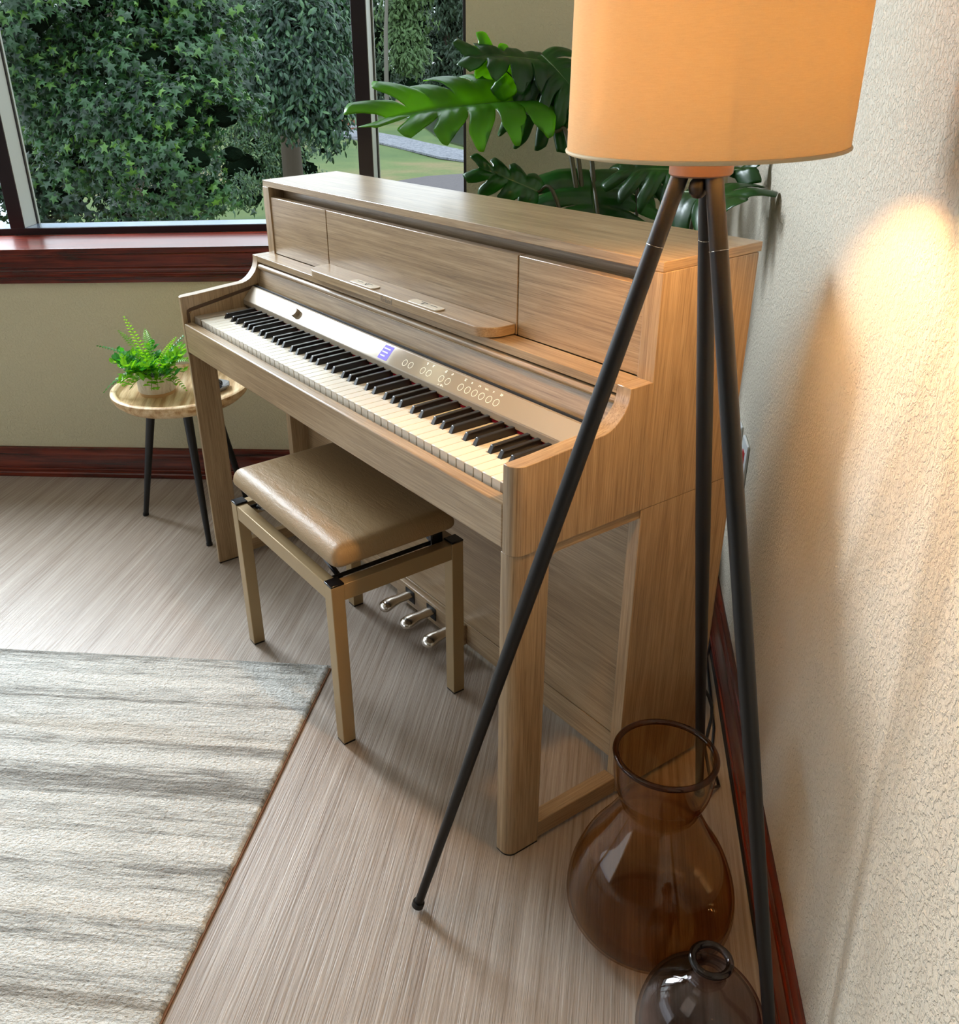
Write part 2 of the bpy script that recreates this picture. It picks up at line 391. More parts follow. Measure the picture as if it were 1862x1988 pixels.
# baseboards: profile (depth from wall, height)
BP = [(0, 0), (.022, 0), (.022, .014), (.018, .018), (.018, .030), (.016, .033), (.018, .037), (.016, .041), (.016, .086), (.012, .092), (.012, .108), (.004, .112), (0, .112)]
def sweep_profile(name, prof, a, b, inward, mat):
    pl = [Vector((0, 0, z)) + inward * d for d, z in prof]
    return G().prism(pl, a, b).obj(name, mat, bevel=.0008)
struct(sweep_profile('baseboard_left', BP, wl(-6, 0, 0), wl(SMAX, 0, 0), -N, cherryL))
struct(sweep_profile('baseboard_right', BP, q0, q1, -RN, cherryR))
# dark shadow gap strip at the floor along the right wall
g = G().prism([q0 - RN * .0219, q0 - RN * .026, q0 - RN * .026 + Vector((0, 0, .004)), q0 - RN * .0219 + Vector((0, 0, .004))], (0, 0, 0), RD * 6.8); struct(g.obj('shadow_gap_strip', M['black']))
# window stool and moulded apron under it
SP = [(.030, .813), (.030, .796), (.022, .790), (.022, .752), (.018, .748), (.024, .742), (.024, .735), (.018, .731), (.020, .727), (.020, .721), (.014, .717), (.014, .700), (0, .700), (0, .790), (-.225, .790), (-.225, .813)]
struct(sweep_profile('trim_2', SP, wl(-6, 0, 0), wl(JS, 0, 0), -N, cherryL))
# window: dark aluminium frame, bars with sky sheen painted on their sides, panes
FO = .225     # inner face of the frame behind the wall face
win = bpy.data.objects.new('window_1', None); COL.objects.link(win); win.location = wl(0, .813, FO); struct(win)
def wpart(name, s0, s1, z0, z1, mat, d0, d1, bevel=.001):
    p = [wl(s0, z0, d0), wl(s1, z0, d0), wl(s1, z1, d0), wl(s0, z1, d0)]
    return G().prism(p, (0, 0, 0), N * (d1 - d0)).obj(name, mat, win, bevel=bevel)
wpart('bottom_rail', -6, JS, .813, .835, M['frame'], FO, FO + .105)
wpart('rail_sky_sheen', -6, JS, .8351, .8362, M['rail_sheen'], FO + .004, FO + .09, 0)  # thin sheet carrying the painted sky reflection on top of the rail
wpart('top_rail', -6, JS, 2.39, 2.45, M['frame'], FO, FO + .105)
wpart('jamb', 1.704, JS, .813, 2.45, M['frame'], FO, FO + .105)
ms = [1.367, .128, -1.111, -2.35, -3.589, -4.828]
for i, s in enumerate(ms):
    wpart('mullion', s, s + (.046 if i == 0 else .052), .835, 2.39, M['frame'], FO, FO + .105)
    e = s + (.046 if i == 0 else .052)
    wpart('sky_sheen_strip', e, e + .0015, .837, 2.39, M['sheen_bead'], FO + .003, FO + .088, 0)  # thin pale strip, the sky's reflection painted on the dark bar's side
    wpart('glazing_bead', e, e + .008, .837, 2.39, M['sheen_bead'], FO + .094, FO + .104, 0)
    wpart('gasket', e, e + .004, .837, 2.39, M['frame'], FO + .088, FO + .093, 0)
edges = [1.704] + ms
for i in range(len(ms)):
    lo = ms[i] + .05; hi = edges[i] if i else 1.704
    wpart('glass_pane', lo, hi, .835, 2.39, M['pane'], FO + .090, FO + .0935, 0)

# ------------------------------------------------------------------ the piano
def end_grain(o, mat, test):
    o.data.materials.append(mat)
    for p in o.data.polygons:
        if test(p.normal): p.material_index = 1
pn = thing('digital_piano', (.6123, .2, 0), 'light oak upright digital piano standing across the corner behind the tripod lamp', 'piano')
X0, X1 = -.0741, 1.2990
XI0, XI1 = -.0450, 1.2690
ZA = .6440
# upper cabinet
for x0, x1 in ((-.0719, -.0376), (1.2645, 1.2989)):
    box('cabinet_side', (x0, .2439, .6440), (x1, .4619, 1.0371), oakZ, pn, .0008)
box('back_panel', (-.0376, .440, .644), (1.2645, .4550, 1.0371), oakX, pn, .0008)
end_grain(box('lid', (-.0734, .2459, 1.0371), (1.2970, .4704, 1.0529), oakX, pn, .0012), oakY, lambda n: abs(n.x) > .7)
box('recess_board', (-.0376, .286, .85), (1.2645, .300, 1.0371), oakX, pn, 0)
for x0, x1 in ((-.0372, .2570), (.2604, .9627), (.9661, 1.2641)):
    box('front_panel', (x0, .2473, .8685), (x1, .2650, 1.0126), oakX, pn, .0012)
box('panel_backing', (-.0376, .2660, .86), (1.2645, .285, 1.0), M['black'], pn, 0)
box('key_bed', (XI0, .01, .650), (XI1, .4390, .712), M['black'], pn, 0)
box('key_shelf', (XI0, .1958, .8525), (XI1, .2465, .8679), oakX, pn, .0008)
# arms
ARM = [(-.0309, .6440), (-.0309, .7949), (.0142, .7965), (.06, .7995), (.1085, .8026), (.130, .8036), (.1453, .8046), (.157, .8078), (.1671, .8128), (.1765, .8205), (.1853, .8303), (.1910, .8400), (.1939, .8490), (.1955, .8590), (.1958, .8679), (.2438, .8679), (.2438, .6440)]
def arm(xo, xi):
    o = profx('arm', ARM, xo, xi, oakZ, pn, 0)
    # round the outer front corner: cut it as a plan radius
    bm = bmesh.new(); bm.from_mesh(o.data)
    px = xo - pn.location.x; py = -.0309 - pn.location.y
    es = [e for e in bm.edges if all(abs(v.co.x - px) < 1e-5 and abs(v.co.y - py) < 1e-5 for v in e.verts)]
    bmesh.ops.bevel(bm, geom=es, offset=.021, segments=8, profile=.5, affect='EDGES')
    bm.to_mesh(o.data); bm.free(); o.data.shade_smooth(); o.data.set_sharp_from_angle(angle=math.radians(25))
    end_grain(o, oakY, lambda n: abs(n.x) < .3 and n.z > .35)
    b = o.modifiers.new('bevel', 'BEVEL'); b.width = .0008; b.segments = 1; b.limit_method = 'ANGLE'; b.angle_limit = math.radians(40)
    return o
arm(X0, XI0); arm(X1, XI1)
# dark slide groove on the inner face of the arms, a strip lining and cheek blocks
GR = [(-.020, .722), (-.0195, .752), (-.017, .7600), (-.010, .7640), (.08, .7785), (.165, .7930), (.19, .797)]
for xs, sg in ((XI0, 1), (XI1, -1)):
    pts = GR; off = .0055
    poly = [Vector((0, y, z)) for y, z in pts] + [Vector((0, y + (.007 if i < 2 else .002), z - (.008 if i > 1 else 0))) for i, (y, z) in reversed(list(enumerate(pts)))]
    g = G().prism(poly, (xs, 0, 0), (xs + sg * .0012, 0, 0)); g.obj('slide_groove', M['groove'], pn)
    poly = [Vector((0, y, z)) for y, z in [(-.012, .722), (-.0115, .750), (-.006, .7560), (.08, .7700), (.165, .7845), (.165, .722)]]
    g = G().prism(poly, (xs, 0, 0), (xs + sg * .004, 0, 0)); g.obj('arm_lining', oakZ, pn)
box('cheek_block', (XI0 + .0045, -.002, .712), (-.0012, .142, .7425), M['panel'], pn, .002)
box('cheek_block', (1.2258, -.002, .712), (XI1 - .0045, .142, .7425), M['panel'], pn, .002)
# key slip and apron below the keys
box('front_rail', (XI0 + .0005, -.0304, .6493), (XI1 - .0005, -.0045, .7271), oakX, pn, .003)
box('rail_floor', (XI0 + .0005, -.0045, .6493), (XI1 - .0005, .20, .660), oakX, pn, 0)
# white keys with notches for the black ones
KW = .02355; names = 'ABCDEFG'; sh = {'C': -.0028, 'D': .0028, 'F': -.0036, 'G': 0.0, 'A': .0036}
blk = {i: (i + 1) * KW + sh[names[i % 7]] for i in range(51) if names[i % 7] in sh}
ZK = .7406
for i in range(52):
    a = i * KW + .00055; b = (i + 1) * KW - .00055; y1, y2 = .0535, .150
    l = blk[i - 1] + .0068 if (i - 1) in blk else a
    r = blk[i] - .0068 if i in blk else b
    poly = [Vector((a, 0, 0)), Vector((b, 0, 0)), Vector((b, y1, 0))]
    if r != b: poly += [Vector((r, y1, 0))]
    poly += [Vector((r, y2, 0)), Vector((l, y2, 0))]
    if l != a: poly += [Vector((l, y1, 0))]
    poly += [Vector((a, y1, 0))]
    g = G().prism(poly, (0, 0, ZK - .003), (0, 0, ZK)).box(a + .0006, b - .0006, .0016, .045, .7175, ZK - .003)
    g.obj('white_key', M['white_key'], pn, bevel=.0006, seg=1)
for i, x in blk.items():
    w, t = .0056, .0046
    v = []
    for (y, z, h) in ((.0530, ZK - .004, w), (.0622, .7522, t), (.1440, .7532, t), (.1450, ZK - .004, w)):
        v += [(x - h, y, z), (x + h, y, z)]
    f = [(0, 1, 3, 2), (2, 3, 5, 4), (4, 5, 7, 6), (6, 7, 1, 0), (0, 2, 4, 6), (1, 7, 5, 3)]
    newobj('black_key', v, f, M['black_key'], pn, bevel=.0011, seg=2)
box('felt_strip', (0, .1455, .7408), (1.2246, .1475, .7452), M['felt'], pn, 0)
# control panel: lip and sloping face
CPF = (.1405, .7625); CPB = (.1705, .7925)
profx('control_panel', [(.1490, .7470), (.1405, .7490), CPF, CPB, (.1760, .7925), (.1760, .7400), (.1490, .7400)], XI0 + .004, XI1 - .0042, M['panel'], pn, .0012)
cu = (Vector((0, CPB[0], CPB[1])) - Vector((0, CPF[0], CPF[1]))); cl = cu.length; cu.normalize(); cn = Vector((0, -cu.z, cu.y))
def cp(x, t, h=0.0): return Vector((x, CPF[0], CPF[1])) + cu * (t * cl) + cn * h
# glossy inlay
pl = [cp(.075, .04), cp(1.262, .04), cp(1.262, .96)] + [cp(.075 + .012 * (1 - math.cos(a * PI / 12)), .04 + .92 * (math.sin(a * PI / 12))) for a in range(6, 0, -1)]
G().prism(pl, cn * .0002, cn * .0009).obj('gloss_inlay', M['panel_gloss'], pn)
def ring(c, r, w, parent, mat, name='button_ring'):
    g = G(); k = 28; v = []; f = []
    for j in range(k):
        a = 2 * PI * j / k
        for q, h in ((r, .0010), (r - w, .0010), (r - w, .0013), (r, .0013)):
            v.append(c + Vector((1, 0, 0)) * q * math.cos(a) + cu * q * math.sin(a) + cn * h)
    for j in range(k):
        for q in range(4): f.append((j * 4 + q, j * 4 + (q + 1) % 4, ((j + 1) % k) * 4 + (q + 1) % 4, ((j + 1) % k) * 4 + q))
    return g.add(v, f).obj(name, mat, parent)
bx = [.7273, .7483, .7913, .8123, .8544, .8754, .9172, .9382, .9595, .9805, 1.0022, 1.0232]
for x in bx: ring(cp(x, .42), .0072, .0008, pn, M['ink'])
def mark(name, cells, x, t, s, mat):
    g = G()
    for (i, j) in cells:
        c = cp(x + (i - 1) * s, t, .0010) + cu * ((j - 1) * s)
        p = [c, c + Vector((s * .86, 0, 0)), c + Vector((s * .86, 0, 0)) + cu * s * .86, c + cu * s * .86]
        g.prism(p, (0, 0, 0), cn * .0003)
    g.obj(name, mat, pn)
icons = {.7913: [(0, 2), (1, 2), (2, 2), (2, 1), (1, 1), (2, 0), (1, 0)], .8123: [(0, 0), (1, 0), (0, 1), (1, 1), (0, 2), (1, 2), (2, 2)], .8544: [(0, 0), (1, 0), (2, 0), (0, 1), (1, 1), (1, 2), (2, 2)],
         .8754: [(0, 0), (1, 1), (1, 0), (2, 1), (1, 2)], .9172: [(0, 0), (0, 1), (0, 2), (1, 2), (2, 2), (1, 0), (2, 0)], .9382: [(0, 0), (0, 1), (1, 1), (1, 0)],
         .9595: [(0, 0), (1, 1), (2, 1), (3, 0), (3, 1)], .9805: [(-1, 1), (0, 0), (1, 1), (2, 0), (3, 1), (4, 0)], 1.0022: [(0, 0), (1, 1), (0, 1)], 1.0232: [(0, 0), (0, 1), (0, 2), (1, 1), (2, 2), (2, 1), (2, 0), (3, 1)]}
for x, c in icons.items(): mark('lit_icon', c, x, .80, .0017, M['ink'])
mark('printed_bracket', [(-6, 0), (-5, 1), (-4, 1)], .8649, .12, .0014, M['ink']); mark('printed_bracket', [(6, 0), (5, 1), (4, 1)], .8649, .12, .0014, M['ink'])
mark('lit_icon', [(0, 0), (0, 1), (1, 0), (1, 1), (2, 0), (2, 1), (0, 2), (2, 2)], .8649, .13, .0014, M['ink'])
pl = [cp(.634, .12), cp(.668, .12), cp(.668, .90), cp(.634, .90)]
dsp = G().prism(pl, cn * .0010, cn * .0013).obj('display', M['display'], pn)
g = G()
for k in range(3):
    p = [cp(.638, .28 + .2 * k), cp(.655 + .003 * k, .28 + .2 * k), cp(.655 + .003 * k, .34 + .2 * k), cp(.638, .34 + .2 * k)]; g.prism(p, cn * .0013, cn * .0015)
g.obj('display_text', M['display_ink'], dsp)
for x in (.185, .205, .222): ring(cp(x, .5), .0072, .0008, pn, M['panel'], 'button_ring')
kc = cp(.2440, .50, .0009)
g = G(); k = 32; v = []
for (r, h) in ((.0115, 0), (.0115, .009), (.0105, .0105), (.006, .0105)):
    for j in range(k): a = 2 * PI * j / k; v.append(kc + Vector((1, 0, 0)) * r * math.cos(a) + cu * r * math.sin(a) + cn * h)
f = [(i * k + j, i * k + (j + 1) % k, (i + 1) * k + (j + 1) % k, (i + 1) * k + j) for i in range(3) for j in range(k)] + [tuple(range(k)), tuple(range(3 * k, 4 * k))]
g.add(v, f).obj('volume_knob', M['panel'], pn, smooth=True)
# slot and fallboard above the panel, rolled moulding, gap under the shelf
box('slot', (XI0 + .001, .1762, .780), (XI1 - .001, .1800, .7955), M['black'], pn, 0)
profx('fallboard', [(.1880, .7740), (.2080, .7740), (.2080, .8330), (.2010, .8335), (.1950, .8080)], XI0 + .0005, XI1 - .0005, oakX, pn, .0012)
rp = [(.2020 + .0085 * math.sin(a) * -1, .8405 + .0080 * math.cos(a)) for a in [PI * j / 10 for j in range(11)]]
profx('rolled_moulding', [(.2080, .8485)] + rp + [(.2080, .8325)], XI0 + .0005, XI1 - .0005, oakX, pn, 0)
profx('moulding_bead', [(.1965, .8330), (.1960, .8345), (.2000, .8365), (.2060, .8350), (.2060, .8322)], XI0 + .0005, XI1 - .0005, M['molding'], pn, .0006)
box('shelf_gap', (XI0 + .0005, .2085, .79), (XI1 - .0005, .2300, .8525), M['black'], pn, 0)
# music rest with its rounded front corners and two clips
def rrect(x0, x1, y0, y1, r, n=8, corners=(1, 1, 1, 1)):
    P = []
    for (cx, cy, a0, on) in ((x0, y0, PI, corners[0]), (x1, y0, 1.5 * PI, corners[1]), (x1, y1, 0, corners[2]), (x0, y1, .5 * PI, corners[3])):
        if not on: P.append(Vector((cx, cy, 0))); continue
        ox = cx + (r if cx == x0 else -r); oy = cy + (r if cy == y0 else -r)
        for j in range(n + 1):
            a = a0 + (PI / 2) * j / n; P.append(Vector((ox + r * math.cos(a), oy + r * math.sin(a), 0)))
    return P
end_grain(G().prism(rrect(.2620, .9600, .1795, .2468, .042, 10, (1, 1, 0, 0)), (0, 0, .8700), (0, 0, .8888)).obj('music_rest', oakX, pn, bevel=.0015), oakY, lambda n: abs(n.x) > .75)
for x0, x1, m in ((.459, .560, 1), (.6915, .7978, -1)):
    c = G().prism(rrect(x0, x1, .1850, .2080, .0085, 6), (0, 0, .8888), (0, 0, .8915)).obj('page_clip', M['clip'], pn, bevel=.0008)
    xm = (x0 + x1) / 2
    g = G()
    for (xa, ya, xb, yb) in ((-.034, .003, -.012, .003), (-.004, .008, .010, -.006), (.010, -.006, .012, .004), (.002, .006, .024, .006)):
        d = Vector((xb - xa, yb - ya, 0)); nrm = Vector((-d.y, d.x, 0)).normalized() * .0009
        A = Vector((xm + m * xa, .1965 + ya, 0)); B = Vector((xm + m * xb, .1965 + yb, 0)); nrm.x *= m
        g.prism([A + nrm, B + nrm, B - nrm, A - nrm], (0, 0, .8915), (0, 0, .8918))
    g.obj('clip_slot', M['black'], c)
# faint maker's lettering on the edge of the music rest
fc = bpy.data.curves.new('lettering', 'FONT'); fc.body = 'Roland'; fc.size = .016; fc.align_x = 'CENTER'; fc.extrude = .0001
tmp = bpy.data.objects.new('tmp', fc); COL.objects.link(tmp)
dg = bpy.context.evaluated_depsgraph_get(); me = bpy.data.meshes.new_from_object(tmp.evaluated_get(dg)); bpy.data.objects.remove(tmp)
me.transform(Matrix.Translation(Vector((.622, .1792, .8738)) - pn.location) @ Matrix.Rotation(PI / 2, 4, 'X'))
o = bpy.data.objects.new('maker_lettering', me); COL.objects.link(o); o.parent = pn
me.materials.clear(); me.materials.append(plain('faint_print', srgb(122, 112, 100), .4))
# lower part: side boards, leg frames, back and kick boards
for x0, x1, xs, xe, s in ((-.0719, -.045, -.0719, -.050, -1), (1.2715, 1.2985, 1.2640, 1.2975, 1)):
    box('side_board', (x0, .2445, .012), (x1, .4750, .6433), oakZ, pn, .0012)
for (lx0, lx1) in ((-.0700, -.0452), (1.2640, 1.2965)):
    out = lx1 if lx0 > 0 else lx0; inn = lx0 if lx0 > 0 else lx1
    # front leg, rounded on its outer front edge
    P = [Vector((inn, -.0295, 0)), Vector((inn, .0440, 0)), Vector((out, .0440, 0))]
    sg = 1 if lx0 > 0 else -1
    r = .019
    for j in range(9):
        a = j / 8 * PI / 2; P.append(Vector((out - sg * r + sg * r * math.cos(a), -.0295 + r - r * math.sin(a), 0)))
    G().prism(P, (0, 0, .003), (0, 0, .6435)).obj('front_leg', oakZ, pn, bevel=.0015)
    G().prism([Vector((p.x * .98 + (lx0 + lx1) / 2 * .02, p.y * .98 + .0001, 0)) for p in P], (0, 0, 0), (0, 0, .003)).obj('foot_pad', M['black'], pn)
    box('stretcher', (lx0 + .0015, .0441, .0090), (lx1 - .0015, .2444, .0480), oakY, pn, .0015)
    # top bar with a rounded inner corner
    tb = [(.0441, .6260 - .022)] + [(.0441 + .022 - .022 * math.cos(a), .6260 - .022 + .022 * math.sin(a)) for a in [PI / 2 * j / 8 for j in range(1, 9)]] + [(.2444, .6260), (.2444, .6438), (.0441, .6438)]
    profx('top_bar', tb, lx0 + .0015, lx1 - .0015, oakY, pn, .0008)
box('lower_panel', (-.045, .3000, .0850), (1.2715, .3150, .6440), oakX, pn, .0008)
box('kick_board', (-.045, .2985, .0220), (1.2715, .3150, .0838), oakX, pn, .0008)
# pedals
pbx = box('pedal_box', (.44, .2850, .020), (.735, .2984, .0780), oakX, pn, .002)
for x in (.506, .604, .702):
    box('pedal_slot', (x - .020, .2835, .034), (x + .020, .2848, .0700), M['black'], pn, 0)
    g = G(); v = []; f = []
    secs = [(.300, .011, .056, .0), (.275, .011, .056, 0), (.245, .012, .055, 0), (.225, .014, .053, 0), (.212, .0155, .050, 0), (.202, .0145, .0475, 0), (.196, .0105, .0455, 0), (.193, .005, .0440, 0)]
    k = 16
    for (y, w, z, _) in secs:
        for j in range(k):
            a = 2 * PI * j / k; v.append((x + 1.45 * w * math.copysign(abs(math.cos(a)) ** .7, math.cos(a)), y, z + .0105 * math.sin(a) * (1 if w > .012 else .75 if w > .008 else .4)))
    for i in range(len(secs) - 1):
        for j in range(k): f.append((i * k + j, i * k + (j + 1) % k, (i + 1) * k + (j + 1) % k, (i + 1) * k + j))
    f += [tuple(range(k)), tuple(range((len(secs) - 1) * k, len(secs) * k))]
    g.add(v, f).obj('pedal', M['chrome'], pn, smooth=True, angle=60)

# ------------------------------------------------------------------ bench
bn = thing('piano_bench', (.61, .04, 0), 'beige leather piano bench with square beige metal legs, pushed under the keyboard', 'piano bench')
BX0, BX1, BY0, BY1, BT = .3670, .8540, -.1225, .2030, .4000
LW = .0300
for x in (BX0, BX1 - LW):
    for y in (BY0, BY1 - LW):
        lg = box('leg', (x, y, .004), (x + LW, y + LW, BT), M['bench'], bn, .0016)
        box('corner_cap', (x - .0004, y - .0004, BT + .0002), (x + LW + .0004, y + LW + .0004, BT + .0045), M['cap'], lg, .0012)
        box('foot_pad', (x + .001, y + .001, 0), (x + LW - .001, y + LW - .001, .0039), M['black'], lg, 0)
for y in (BY0 + .001, BY1 - LW + .001):
    box('long_rail', (BX0 + LW, y, BT - .0375), (BX1 - LW, y + .026, BT), M['bench'], bn, .0014)
for x in (BX0 + .001, BX1 - LW + .003):
    box('side_rail', (x, BY0 + LW, BT - .0375), (x + .026, BY1 - LW, BT), M['bench'], bn, .0014)
# height mechanism: black scissor bars and cross rods
g = G()
for y in (BY0 + .045, BY1 - .045):
    g.tube([(BX0 + .04, y, BT - .012), (BX0 + .20, y, BT + .038)], .006, 8).tube([(BX1 - .04, y, BT - .012), (BX1 - .20, y, BT + .038)], .006, 8)
    g.box(BX0 + .19, BX1 - .19, y - .004, y + .004, BT + .028, BT + .040)
g.obj('lift_arms', M['cap'], bn, smooth=True)
for x in (BX0 + .045, BX1 - .045): G().tube([(x, BY0 + .028, BT - .006), (x, BY1 - .028, BT - .006)], .0050, 10).obj('cross_rod', M['cap'], bn, smooth=True)
G().box(BX0 + .06, BX1 - .06, .03, .045, BT + .005, BT + .018).obj('screw_bar', M['cap'], bn)
for x in (BX0 + .03, BX1 - .044): box('rod_bracket', (x, BY1 - .062, BT - .02), (x + .014, BY1 - .032, BT + .026), M['cap'], bn, .003)
# knob at the far end
G().tube([(BX0 - .05, .15, BT + .02), (BX0 + .02, .15, BT + .02)], .0205, 14).obj('height_knob', M['cap'], bn, smooth=True)
# cushion: pillow section swept to a rounded-rectangle plan
def cushion(x0, x1, y0, y1, z0, z1, name, mat, parent):
    nx, ny = 44, 30; g = G(); v = []; f = []
    hx, hy = (x1 - x0) / 2, (y1 - y0) / 2; cx, cy = (x0 + x1) / 2, (y0 + y1) / 2
    def edge(u): return u
    for top in (1, 0):
        for i in range(nx + 1):
            for j in range(ny + 1):
                a = -1 + 2 * i / nx; b = -1 + 2 * j / ny
                a = math.copysign(1 - (1 - abs(a)) ** 1.7, a); b = math.copysign(1 - (1 - abs(b)) ** 1.7, b)
                # squircle plan
                x = a * hx; y = b * hy
                rc = .022
                dx = max(abs(x) - (hx - rc), 0); dy = max(abs(y) - (hy - rc), 0); L = math.hypot(dx, dy)
                if L > rc: x = math.copysign(hx - rc + dx / L * rc, x); y = math.copysign(hy - rc + dy / L * rc, y)
                e = min(hx - abs(x), hy - abs(y)) if L == 0 or not (dx and dy) else max(rc - min(L, rc), 0)
                rr = .030
                t = min(max(e, 0) / rr, 1); h = math.sqrt(max(0, 1 - (1 - t) ** 2))
                if top: z = z0 + .014 + (z1 - z0 - .014) * h + .003 * (1 - abs(a) ** 2) * (1 - abs(b) ** 2)
                else: z = z0 + .014 - .014 * h ** .7
                v.append((cx + x, cy + y, z))
    m = (nx + 1) * (ny + 1)
    for tpp in (0, 1):
        for i in range(nx):
            for j in range(ny):
                q = (tpp * m + i * (ny + 1) + j, tpp * m + (i + 1) * (ny + 1) + j, tpp * m + (i + 1) * (ny + 1) + j + 1, tpp * m + i * (ny + 1) + j + 1)
                f.append(q if tpp == 0 else q[::-1])
    o = g.add(v, f).obj(name, mat, parent)
    bm = bmesh.new(); bm.from_mesh(o.data); bmesh.ops.remove_doubles(bm, verts=bm.verts, dist=.0002); bmesh.ops.recalc_face_normals(bm, faces=bm.faces); bm.to_mesh(o.data); bm.free()
    o.data.shade_smooth(); return o
cushion(.3620, .8640, -.1150, .1830, .4400, .4860, 'seat_cushion', M['leather'], bn)

# ------------------------------------------------------------------ tripod lamp
HUB = Vector((1.512, .045, 1.211))
lp = thing('floor_lamp', (HUB.x, HUB.y, 0), 'tripod floor lamp with dark metal legs and a glowing drum shade', 'floor lamp')
feet = [Vector((1.290, -.229, 0)), Vector((1.8603, -.0105, 0)), Vector((1.3925, .3820, 0))]
for ft in feet:
    h = Vector((ft.x - HUB.x, ft.y - HUB.y, 0)); h.normalize()
    top = HUB + h * .022; top.z = 1.2115
    d = (ft - top); n_ = 14
    pts = [top + d * (j / n_ * .992) for j in range(n_ + 1)]
    rad = [.0098 + .0012 * min(1, j / 3) - .0035 * (max(0, j - 6) / 8) for j in range(n_ + 1)]
    lg = G().tube(pts, rad, 20).obj('leg', M['bronze'], lp, smooth=True)
    j1 = top + d * .062
    G().tube([j1, j1 + d * .0006], .01084, 20).obj('leg_joint', M['chrome'], lg, smooth=True)
    G().tube([ft - d * .016, ft - d * .008 + Vector((0, 0, 0))], .0105, 16).obj('foot_cap', M['black'], lg, smooth=True)
G().lathe([(0, 0), (.032, 0), (.0342, .002), (.0342, .0205), (.032, .0225), (0, .0225)], HUB + Vector((0, 0, .0005)), 48).obj('hub', M['hub'], lp, smooth=True)
G().lathe([(0, -.012), (.0055, -.0105), (.0095, -.006), (.0108, 0), (.0095, .006), (.006, .011), (0, .012)], HUB + Vector((.004, -.006, -.012)), 24).obj('switch_knob', M['bronze'], lp, smooth=True)
ZS0, ZS1, RS = 1.2390, 1.560, .1470
shd = G().lathe([(RS, 0), (RS * .985, ZS1 - ZS0), (RS * .985 - .0012, ZS1 - ZS0), (RS - .0012, 0)], (HUB.x, HUB.y, ZS0), 96, close=True).obj('lamp_shade', M['shade'], lp, smooth=True)
shm = plain('shade_rim', srgb(214, 190, 150), .7)
def tor(R_, r_, z, name, mat, parent):
    return G().lathe([(R_ + r_ * math.cos(a), r_ * math.sin(a)) for a in [2 * PI * j / 10 for j in range(10)]], (HUB.x, HUB.y, z), 96, close=True).obj(name, mat, parent, smooth=True, angle=180)
tor(RS - .0003, .0022, ZS0 + .001, 'shade_rim', shm, shd)
tor(RS * .985 - .0003, .0022, ZS1, 'shade_rim', shm, shd)
G().tube([HUB + Vector((0, 0, .022)), HUB + Vector((0, 0, .095))], .0125, 20).obj('bulb_socket', M['bronze'], lp, smooth=True)
g = G()
for k_ in range(3):
    a = k_ * 2.0944 + .4; g.tube([HUB + Vector((0, 0, .036)), (HUB.x + (RS - .004) * math.cos(a), HUB.y + (RS - .004) * math.sin(a), ZS0 + .03)], .0018, 6)
g.obj('shade_spider', M['bronze'], lp)
G().lathe([(0, -.032), (.012, -.030), (.017, -.018), (.028, 0), (.030, .010), (.026, .024), (.014, .035), (0, .038)], HUB + Vector((0, 0, .138)), 24).obj('bulb', M['bulb'], lp, smooth=True)
# its cord on the floor behind the piano
crv = [at(1366, 1335, 1.68), at(1376, 1352, 1.685), at(1382, 1372, 1.69), at(1382, 1392, 1.695), at(1376, 1415, 1.70), at(1368, 1450, 1.70), (1.405, .40, .02), (1.40, .43, .004), (1.34, .48, .004), (1.28, .56, .004), (1.10, .75, .004), (1.07, .80, .004)]
G().tube(crv, .0032, 8).obj('power_cord', M['cord'], lp, smooth=True)

# ------------------------------------------------------------------ glass vases
def vase(name, c, prof, wall, mat, label, rim):
    out = prof; inn = []
    for i, (r, z) in enumerate(prof):
        inn.append((max(r - wall, 0.0001), z + (wall * 1.6 if i < 2 else 0)))
    # rounded lip joins outer and inner surface
    lr = wall * .95; (re, ze) = prof[-1]
    lip = [(re - wall / 2 + lr * math.cos(a), ze + lr * .6 + lr * math.sin(a)) for a in [-.5 + (PI + 1.0) * j / 12 for j in range(13)]]
    inner = [p for p in reversed(inn)]
    o = G().lathe([(0.0001, 0)] + out[1:] + lip + inner[:-1] + [(0.0001, wall * 1.6)], c, 72).obj(name, mat, None, smooth=True, angle=180)
    rg_ = G().lathe([(re - wall / 2 + lr * 1.1 * math.cos(a), ze + lr * .6 + lr * 1.1 * math.sin(a)) for a in [2 * PI * j / 14 for j in range(14)]], c, 72, close=True).obj('rim', rim, o, smooth=True, angle=180)
    rg_.data.transform(Matrix.Translation(o.location)); tag(o, label, 'vase'); return o
def spline(pts, n=6):
    out = []
    for i in range(len(pts) - 1):
        p0 = pts[max(i - 1, 0)]; p1 = pts[i]; p2 = pts[i + 1]; p3 = pts[min(i + 2, len(pts) - 1)]
        for j in range(n):
            t = j / n; q = []
            for a in (0, 1):
                q.append(.5 * (2 * p1[a] + (p2[a] - p0[a]) * t + (2 * p0[a] - 5 * p1[a] + 4 * p2[a] - p3[a]) * t * t + (-p0[a] + 3 * p1[a] - 3 * p2[a] + p3[a]) * t ** 3))
            out.append((max(q[0], .0002), max(q[1], 0)))
    return out + [pts[-1]]
bigp = spline([(.0002, 0), (.085, .0), (.116, .010), (.133, .035), (.1365, .066), (.130, .108), (.112, .158), (.088, .200), (.070, .235), (.061, .255), (.060, .264), (.066, .280), (.0735, .305), (.0765, .335), (.0775, .362)])
vase('glass_vase', Vector((1.5290, .086, 0.0005)), bigp, .0045, M['amber'], 'large amber glass vase with a wide flared neck, on the floor under the tripod lamp', M['amber_rim'])
smp = spline([(.0002, 0), (.06, .0), (.078, .010), (.0885, .045), (.089, .080), (.082, .115), (.066, .145), (.044, .163), (.028, .172), (.0225, .180), (.0225, .192), (.0260, .203), (.0275, .210)])
